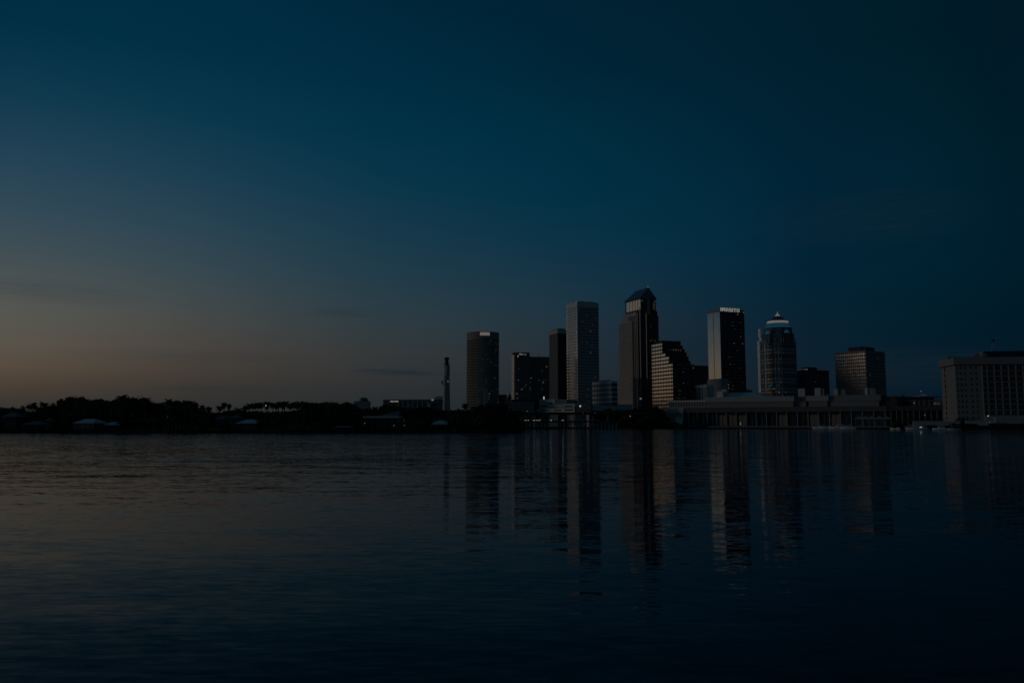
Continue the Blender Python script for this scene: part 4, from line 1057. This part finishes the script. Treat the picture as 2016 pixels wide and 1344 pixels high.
dock(322,396,835.5,342,'long raised pier deck above the low docks',10,True)
dock(800,850,836.8,356,'long dock between the flat roofed house and the tent',9,True)
# boats
def boat_mesh(L_, Wd, Hh):
    b = MB(); n_ = 7; secs = []
    for i in range(n_):
        f = i/(n_-1); x = -L_/2+L_*f; w = Wd/2*(1-(max(0,f-0.45)/0.55)**2.2*0.96); zt_ = Hh*(0.8+0.3*f); kz_ = -0.25+0.25*max(0,f-0.7)/0.3
        secs.append([(x,-w,zt_),(x,-w*0.8,0.05),(x,0,kz_),(x,w*0.8,0.05),(x,w,zt_)])
    for s_ in secs: b.v += s_
    for i in range(n_-1):
        for j in range(4): b.f.append((i*5+j,(i+1)*5+j,(i+1)*5+j+1,i*5+j+1))
        b.f.append((i*5+4,(i+1)*5+4,(i+1)*5,i*5))
    b.f.append((0,1,2,3,4)); b.f.append(tuple((n_-1)*5+j for j in (4,3,2,1,0)))
    return b
def boat(u, v, D, L_, rz, label, cabin='pilot', lit_=False, mast=0):
    x = P(u, v, D)[0]; t = thing('motor_boat', label, 'boat', (x, D, 0.05), radians(rz), 'boats moored along the right bank')
    boat_mesh(L_, L_*0.3, L_*0.11).build('hull', M['hull'], t)
    if cabin == 'pilot':
        h0 = L_*0.1; MB().prism([(-L_*0.3,-L_*0.1),(L_*0.15,-L_*0.1),(L_*0.15,L_*0.1),(-L_*0.3,L_*0.1)], h0, h0+L_*0.12, [(-L_*0.28,-L_*0.085),(L_*0.05,-L_*0.085),(L_*0.05,L_*0.085),(-L_*0.28,L_*0.085)]).build('cabin', M['hull'], t)
        MB().box(-L_*0.26,-L_*0.102,h0+L_*0.045,L_*0.08,L_*0.102,h0+L_*0.09).build('cabin_windows', M['glass'], t)
        MB().box(-L_*0.26,-L_*0.09,h0+L_*0.17,-L_*0.02,L_*0.09,h0+L_*0.18).build('flybridge_top', M['canvas'], t)
        for q in (-1,1): MB().tube([(-L_*0.14,q*L_*0.08,h0+L_*0.11),(-L_*0.14,q*L_*0.08,h0+L_*0.172)],0.04).build('top_support', M['steel'], t)
    else:
        h0 = L_*0.1; MB().box(-L_*0.35,-L_*0.11,h0+1.7,L_*0.2,L_*0.11,h0+1.85).build('canopy', M['canvas'], t)
        for xx in (-L_*0.33,L_*0.18):
            for q in (-1,1): MB().tube([(xx,q*L_*0.1,h0-0.3),(xx,q*L_*0.1,h0+1.7)],0.05).build('canopy_post', M['steel'], t)
    if mast: MB().tube([(0,0,L_*0.1),(0,0,mast)],[0.08,0.03]).build('mast', M['steel'], t)
    if lit_:
        for q in (-0.45,-0.38): MB().blob((L_*q,-L_*0.1,L_*0.11+0.35), (0.3,0.3,0.28),1,0).build('deck_lamp', M['lamp'], t)
    return t
boat(1612,842,756,11,170,'white boat farthest left of those before the hall columns','pilot')
boat(1626,842,752,12,175,'canopied boat next to the leftmost white boat','open')
boat(1651,842,746,16,172,'long white cruiser between the canopied boats and the tents','pilot')
boat(1669,842,742,13,168,'white cruiser just left of the waterside tents','pilot')
boat(1765,842,650,9,150,'small shrouded boat right of the waterside tents','pilot')
boat(1800,843,588,12,178,'long low boat with two bright stern lamps','open',True)
boat(1818,842,590,8,175,'small masted boat beside the garden wall','pilot',False,6.5)
boat(1850,842.5,584,10,172,'pale boat moored below the garden wall','pilot')
boat(1878,842.5,582,9,185,'pale boat nearest the hotel','open')
# floating pier in front of the hall
x0, x1 = P(1598,838,757)[0], P(1645,838,746)[0]
t = thing('floating_pier', 'pale floating pier with pontoon legs before the hall columns', 'dock', (x0,758,0), atan2(-11, x1-x0))
Lp = x1-x0
MB().box(0,0,1.6,Lp,2.5,1.9).build('deck', M['hull'], t)
for i in range(3): MB().box(Lp*(0.08+0.38*i),0.2,-0.5,Lp*(0.08+0.38*i)+2.6,2.3,1.6).build('pontoon', M['hull'], t)
# tents by the hall
def canopy_proto(label, u, v, D, w=7.5):
    x, y, z = P(u, v, D); h = z-G-0.9
    t = thing('canopy_tent', label, 'tent', (x, y, G+0.9), radians(-27), 'row of canopy tents before the hall')
    MB().prism([(-w/2,-w/2),(w/2,-w/2),(w/2,w/2),(-w/2,w/2)], h-2.2, h, [(-0.1,-0.1),(0.1,-0.1),(0.1,0.1),(-0.1,0.1)]).build('canopy', M['mid_roof'], t)
    MB().box(-w/2-0.02,-w/2-0.02,h-2.8,w/2+0.02,-w/2+0.02,h-2.2).build('valance', M['mid_roof'], t)
    for a_ in (-1,1):
        for b_ in (-1,1): MB().box(a_*w/2*0.96-0.08,b_*w/2*0.96-0.08,0,a_*w/2*0.96+0.08,b_*w/2*0.96+0.08,h-2.2).build('tent_pole', M['steel'], t)
for i, (u, lb) in enumerate([(1692,'leftmost'),(1704,'second from the left'),(1717,'middle'),(1731,'fourth from the left'),(1745,'rightmost')]):
    canopy_proto('peaked canopy tent, '+lb+' of the five in the row', u, 818.5, 780-(u-1690)*0.42)
for (u, v) in [(1690,814),(1707,814),(1711,818),(1720,814)]:
    a = 5
MB()

# ------------------------------------------------------------------ trees
def tree_meshes(seed, loose=0.0, nleaf=3000):
    r = random.Random(seed)
    lobes = []
    for i in range(r.randint(6, 9)):
        a = r.uniform(0, 2*pi); q = r.uniform(0.35, 0.62); z = r.uniform(0.62, 0.9); rad = r.uniform(0.07, 0.12)
        lobes.append((q*cos(a)*0.6, q*sin(a)*0.6, z, rad, rad*0.9))
    for i in range(r.randint(9, 12)):
        a = r.uniform(0, 2*pi); q = r.uniform(0.1, 0.62); z = r.uniform(0.42, 0.80)
        rad = r.uniform(0.16, 0.28)*(1.12-0.5*abs(z-0.6))
        lobes.append((q*cos(a)*0.62, q*sin(a)*0.62, z, rad, rad*r.uniform(0.7, 0.95)))
    lobes.append((0, 0, 0.62, 0.36, 0.30)); lobes.append((0.05, 0, 0.80, 0.22, 0.17))
    core = MB()
    if loose < 0.5:
        for k, (x, y, z, ra, rz_) in enumerate(lobes): core.blob((x, y, z), (ra*0.80, ra*0.80, rz_*0.78), seed*31+k, 0.2)
    lf = MB()
    for i in range(nleaf):
        x, y, z, ra, rz_ = r.choice(lobes)
        th_ = r.uniform(0, 2*pi); c = r.uniform(-0.9, 1); s_ = sqrt(1-c*c); q = r.uniform(0.72, 1.10)+(r.uniform(0, 0.35) if r.random() < 0.2 else 0)+loose*r.uniform(-0.4, 0.2)
        px_, py_, pz_ = x+ra*q*s_*cos(th_), y+ra*q*s_*sin(th_), z+rz_*q*c
        sz = r.uniform(0.010, 0.030)
        d1 = Vector((r.gauss(0,1), r.gauss(0,1), r.gauss(0,1))).normalized()*sz
        d2 = d1.cross(Vector((r.gauss(0,1), r.gauss(0,1), r.gauss(0,1)))).normalized()*sz*r.uniform(0.5, 1)
        p = Vector((px_, py_, pz_))
        lf.quad(tuple(p-d1), tuple(p+d2), tuple(p+d1), tuple(p-d2))
    b = len(core.v); core.v += lf.v; core.f += [tuple(i+b for i in f) for f in lf.f]
    tr = MB(); tr.tube([(0,0,0),(0.01,0,0.25),(-0.01,0.01,0.5)], [0.035,0.026,0.016], 7)
    for k in range(5):
        a = r.uniform(0, 2*pi); q = r.uniform(0.18, 0.34)
        tr.tube([(0,0,r.uniform(0.2,0.38)),(q*0.5*cos(a),q*0.5*sin(a),0.45),(q*cos(a),q*sin(a),0.68)], [0.018,0.011,0.005], 5)
    mc = core.mesh('crown'); mc.materials.append(M['foliage']); mt = tr.mesh('trunk'); mt.materials.append(M['bark'])
    return mc, mt
TREES = [tree_meshes(s) for s in (1,2,3,4,5,6)] ; LOOSE = [tree_meshes(s, 0.8, 1500) for s in (11,12)]
def palm_meshes(seed):
    r = random.Random(seed); tr = MB(); bend = r.uniform(-0.05, 0.05)
    tr.tube([(0,0,0),(bend*0.3,0,0.4),(bend,0,0.86)], [0.022,0.016,0.013], 7)
    cr = MB(); n_ = 34
    for k in range(n_):
        a = 2*pi*k/n_+r.uniform(-.15,.15); el_ = r.uniform(-0.7, 1.35); L_ = r.uniform(0.13, 0.19)
        pts = []
        for i in range(6):
            f = i/5; e_ = el_-f*f*1.5
            if i == 0: p = Vector((bend, 0, 0.86))
            else: p = p+Vector((cos(a)*cos(e_), sin(a)*cos(e_), sin(e_)))*L_/5
            pts.append(p.copy())
        side = Vector((-sin(a), cos(a), 0))
        for i in range(5):
            w0 = 0.042*sin(pi*min(1,(i+0.6)/5.6)); w1 = 0.042*sin(pi*min(1,(i+1.6)/5.6))
            for sgn in (-1, 1):
                dr = Vector((0,0,-0.018))
                cr.quad(tuple(pts[i]), tuple(pts[i+1]), tuple(pts[i+1]+side*w1*sgn+dr), tuple(pts[i]+side*w0*sgn+dr))
    cr.blob((bend,0,0.865), (0.035,0.035,0.035), seed, 0.25)
    mc = cr.mesh('crown'); mc.materials.append(M['palm_leaf']); mt = tr.mesh('trunk'); mt.materials.append(M['bark'])
    return mc, mt
PALMS = [palm_meshes(s) for s in (1,2,3,4)]
def plant(name, meshes, loc, sx, sz, label, cat, group, rz=0):
    t = thing(name, label, cat, loc, rz, group); t.scale = (sx, sx, sz)
    for nm, me in zip(('crown', 'trunk'), meshes):
        o = bpy.data.objects.new(nm, me); col.objects.link(o); o.parent = t
    return t
rt = random.Random(99)
def tree_at(u, vt, D, wpx, label='black rounded tree in the dense dark treeline of the left bank', group='broad trees of the left bank', loose=False, z0=G, name='broad_tree', cat='tree', i=None):
    x, y, z = P(u, vt, D); h = z-z0; w = wpx*D/F_PX
    ms = rt.choice(LOOSE) if loose else TREES[i if i is not None else rt.randrange(6)]
    return plant(name, ms, (x, y, z0), w/0.95, h/0.99, label, cat, group, rt.uniform(0, 6.28))
back = [(-40,800,60),(-8,801,56),(28,802,50),(60,793,40),(84,801,30),(104,797,26),(118,788,34),(132,785,34),(152,780,58),(178,784,40),(203,786,30),(216,793,30),(238,787,30),(262,780,58),(286,789,34),(312,792,44),(335,786,34),(350,786,40),(372,792,44),(396,800,34),(420,804,30),(440,806,30),(462,801,44),(486,802,34),(506,803,32),(530,803,36),(556,803,36),(582,801,34),(604,797,40),(626,791,46),(652,791,46),(676,792,44),(696,798,30),(716,804,30),(736,803,30),(752,799,30),(768,796,34),(790,802,32),(812,802,30),(832,805,28),(846,802,26),(862,806,28),(884,807,28),(906,806,28),(926,806,30),(948,800,36),(966,793,40),(984,795,36),(1000,806,30),(1012,815,30)]
loose_set = {118, 335, 984, 216, 60, 696, 966}
for (u, vt, w) in back:
    if 392 < u < 612: vt += 6
    tree_at(u, vt, 385+rt.uniform(-10, 16), w*1.12, loose=(u in loose_set))
# lower filling trees between and behind the houses
houses_u = [(0,32),(38,100),(129,236),(422,507),(655,692),(716,796),(845,885)]
u = -50
while u < 1010:
    tree_at(u, rt.uniform(806, 816), rt.uniform(372, 384), rt.uniform(40, 56)); u += rt.uniform(20, 28)
u = -40
while u < 1005:
    if not any(a-4 < u < b+4 for a, b in houses_u): tree_at(u, rt.uniform(820, 830), rt.uniform(352, 362), rt.uniform(26, 40))
    u += rt.uniform(15, 21)
# dark promontory right of centre
for (u, vt, w, D) in [(905,815,50,368),(930,812,50,368),(955,808,50,368),(975,808,44,372),(995,812,40,384),(1008,820,34,395),(1018,829,26,415),(925,828,44,358),(960,828,44,358),(990,830,40,380),(1006,833,32,405)]:
    tree_at(u, vt, D, w, 'black tree on the rounded wooded point right of the tent', 'trees on the wooded point')
# undergrowth that nobody could count
def undergrowth(name, label, spans, seed):
    r = random.Random(seed); ug = MB(); k = 0
    for (u0, u1, D_, vt, dz) in spans:
        u_ = u0
        while u_ < u1:
            x, y, z = P(u_, vt+r.uniform(-2, 3), D_); h = max(1.0, z-G); w_ = r.uniform(2.2, 3.6)*dz
            ug.blob((x, y+r.uniform(-1, 2), G+h*0.45), (w_, w_*0.8, h*0.55), seed*7+k, 0.22, 9, 6); k += 1
            for _ in range(60):
                a = r.uniform(0, 2*pi); c = r.uniform(-0.2, 1); s_ = sqrt(1-c*c); q = r.uniform(0.9, 1.15)
                p = Vector((x+w_*q*s_*cos(a), y+w_*0.8*q*s_*sin(a), G+h*0.45+h*0.55*q*c)); sz = r.uniform(0.15, 0.32)
                d1 = Vector((r.gauss(0,1), r.gauss(0,1), r.gauss(0,1))).normalized()*sz; d2 = d1.cross(Vector((r.gauss(0,1), r.gauss(0,1), r.gauss(0,1)))).normalized()*sz
                ug.quad(tuple(p-d1), tuple(p+d2), tuple(p+d1), tuple(p-d2))
            u_ += w_*1.5*F_PX/D_
    o = ug.build(name, M['foliage']); tag(o, label, 'undergrowth'); o['kind'] = 'stuff'; return o
undergrowth('undergrowth', 'black tangle of undergrowth filling the left bank below the tree crowns', [(-80,1010,398,812,1.3),(-80,1020,388,826,1.1),(890,1000,366,834,0.8),(-80,36,351,843,0.5),(100,128,350,841,0.5),(190,420,352,842,0.55),(508,655,348,842,0.55),(900,975,356,839,0.7)], 5)
undergrowth('undergrowth', 'black undergrowth below the trees before the gabled tower', [(1180,1318,856,827,1.6)], 6)
# palms
PL = 'thin palm in the row of palms rising above the left treeline'
def palm_at(u, vt, D=372, crown=None, label=PL, grp='palms above the left treeline', z0=G):
    x, y, z = P(u, vt, D); h = (z-z0)/0.985; cw = 1.2*(crown or 19)*D/F_PX
    return plant('palm_tree', rt.choice(PALMS), (x, y, z0), cw/0.32, h, label, 'palm tree', grp, rt.uniform(0, 6.28))
palm_at(244,773.5,366,19,'tallest palm, rising above the left treeline','tall lone palms')
palm_at(289,781,366,20,'palm with ragged crown right of the tallest palm','tall lone palms')
palm_at(84,788.5,366,17,'small palm standing clear near the left edge','tall lone palms')
palm_at(376,787,366,16,'palm poking out of the sloping crown left of centre bank','tall lone palms')
palm_at(443,790,366,13,'slim palm, left and taller of the free standing pair','tall lone palms'); palm_at(452,792,366,10,'slim palm, right and shorter of the free standing pair','tall lone palms')
for (u, vt) in [(398,795),(410,798),(431,796),(470,800),(484,795),(492,791),(500,791),(508,789),(516,789),(523,790),(529,788),(537,789),(542,792),(550,788),(556,790),(561,787),(571,790),(578,788),(584,790),(591,787),(599,788),(606,791),(614,789),(684,788),(700,797),(722,801),(740,798)]:
    palm_at(u, vt+0.5, 372+rt.uniform(-6,8), rt.uniform(12,17))
for (u, vt, lb) in [(66,790,'small palm breaking the crown line left of the big dome shaped tree'),(126,782.5,'ragged palm on the left slope of the biggest crown'),(198,781.5,'ragged palm left of the tallest palm'),(222,784,'short palm between the biggest crowns'),(331,783,'palm in the crown right of the ragged palm'),(364,785,'palm at the end of the crowns before the long slope')]:
    palm_at(u, vt, 368, 15, lb, 'tall lone palms')
for (u, vt) in [(758,794),(770,795),(790,799),(808,800),(828,797),(836,801),(842,798),(857,803),(918,791),(904,802),(948,794),(960,791),(995,792),(978,793),(990,791)]:
    palm_at(u, vt+0.5, 376+rt.uniform(-4,6), rt.uniform(13,18), 'palm in the dark clump between the long white hall and the garage','palms left of the garage')
# trees in front of the gabled tower
for (u, vt, w, D) in [(1186,803,34,856),(1200,807,34,852),(1214,806,32,856),(1228,806,34,858),(1243,805,34,860),(1256,803,36,862),(1270,800,38,864),(1284,799,36,866),(1297,805,28,866),(1236,816,40,846),(1262,814,44,850),(1284,816,36,852),(1306,816,22,862)]:
    tree_at(u, vt, D, w, 'black rounded tree in the clump before the gabled tower', 'trees before the gabled tower')
for (u, vt, w) in [(1443,765,20),(1475,765.5,19)]:
    tree_at(u, vt, 905, w, 'dark ball shaped tree over the hall roof, %s of two' % ('left' if u < 1450 else 'right'), 'ball trees behind the hall roof', name='ball_tree', i=0)
for (u, vt, w) in [(1770,778,24),(1782,787,18),(1757,784,18),(1735,783,12)]:
    tree_at(u, vt, 880, w, 'dim tree behind the east end of the waterfront hall', 'trees behind the east end of the hall')
# shrubs on the right bank and along the mid bank
def shrub(u, v, D, w, label, grp): 
    x, y, z = P(u, v, D); return plant('shrub', TREES[rt.randrange(6)], (x, y, G-(z-G)*0.45), w*D/F_PX/0.9, (z-G)*1.45, label, 'shrub', grp, rt.uniform(0,6))
u = 1830
while u < 2030:
    shrub(u, rt.uniform(832, 838), rt.uniform(590, 596), rt.uniform(10, 20), 'low dark shrub in front of the pale walls on the right bank', 'shrubs on the right bank'); u += rt.uniform(7, 12)
for (u, v, w) in [(1762,829,16),(1772,831,14),(1808,828,10),(1840,824,9),(1893,822,26),(1912,824,24),(1930,822,26),(1945,826,14)]:
    shrub(u, v, 612, w, 'tall dark shrub behind the pale walls at the hotel foot', 'tall shrubs at the hotel foot')
u = 1180
while u < 1345:
    shrub(u, rt.uniform(830, 836), 846, rt.uniform(10, 18), 'low shrub on the rocky bank below the black trees', 'shrubs below the black trees'); u += rt.uniform(6, 10)
for (u, w, vt) in [(1349,10,828),(1372,9,835),(1388,10,834)]:
    shrub(u, vt, 845, w, 'small shrub by the west end of the colonnade', 'shrubs by the colonnade')
# small umbrella pine shaped trees by hotel base
for (u, vt, w) in [(1872,803,14),(1879,800,16)]:
    tree_at(u, vt, 640, w, 'slim dark tree against the hotel corner, %s' % ('left' if u < 1875 else 'right'), 'trees at the hotel corner')
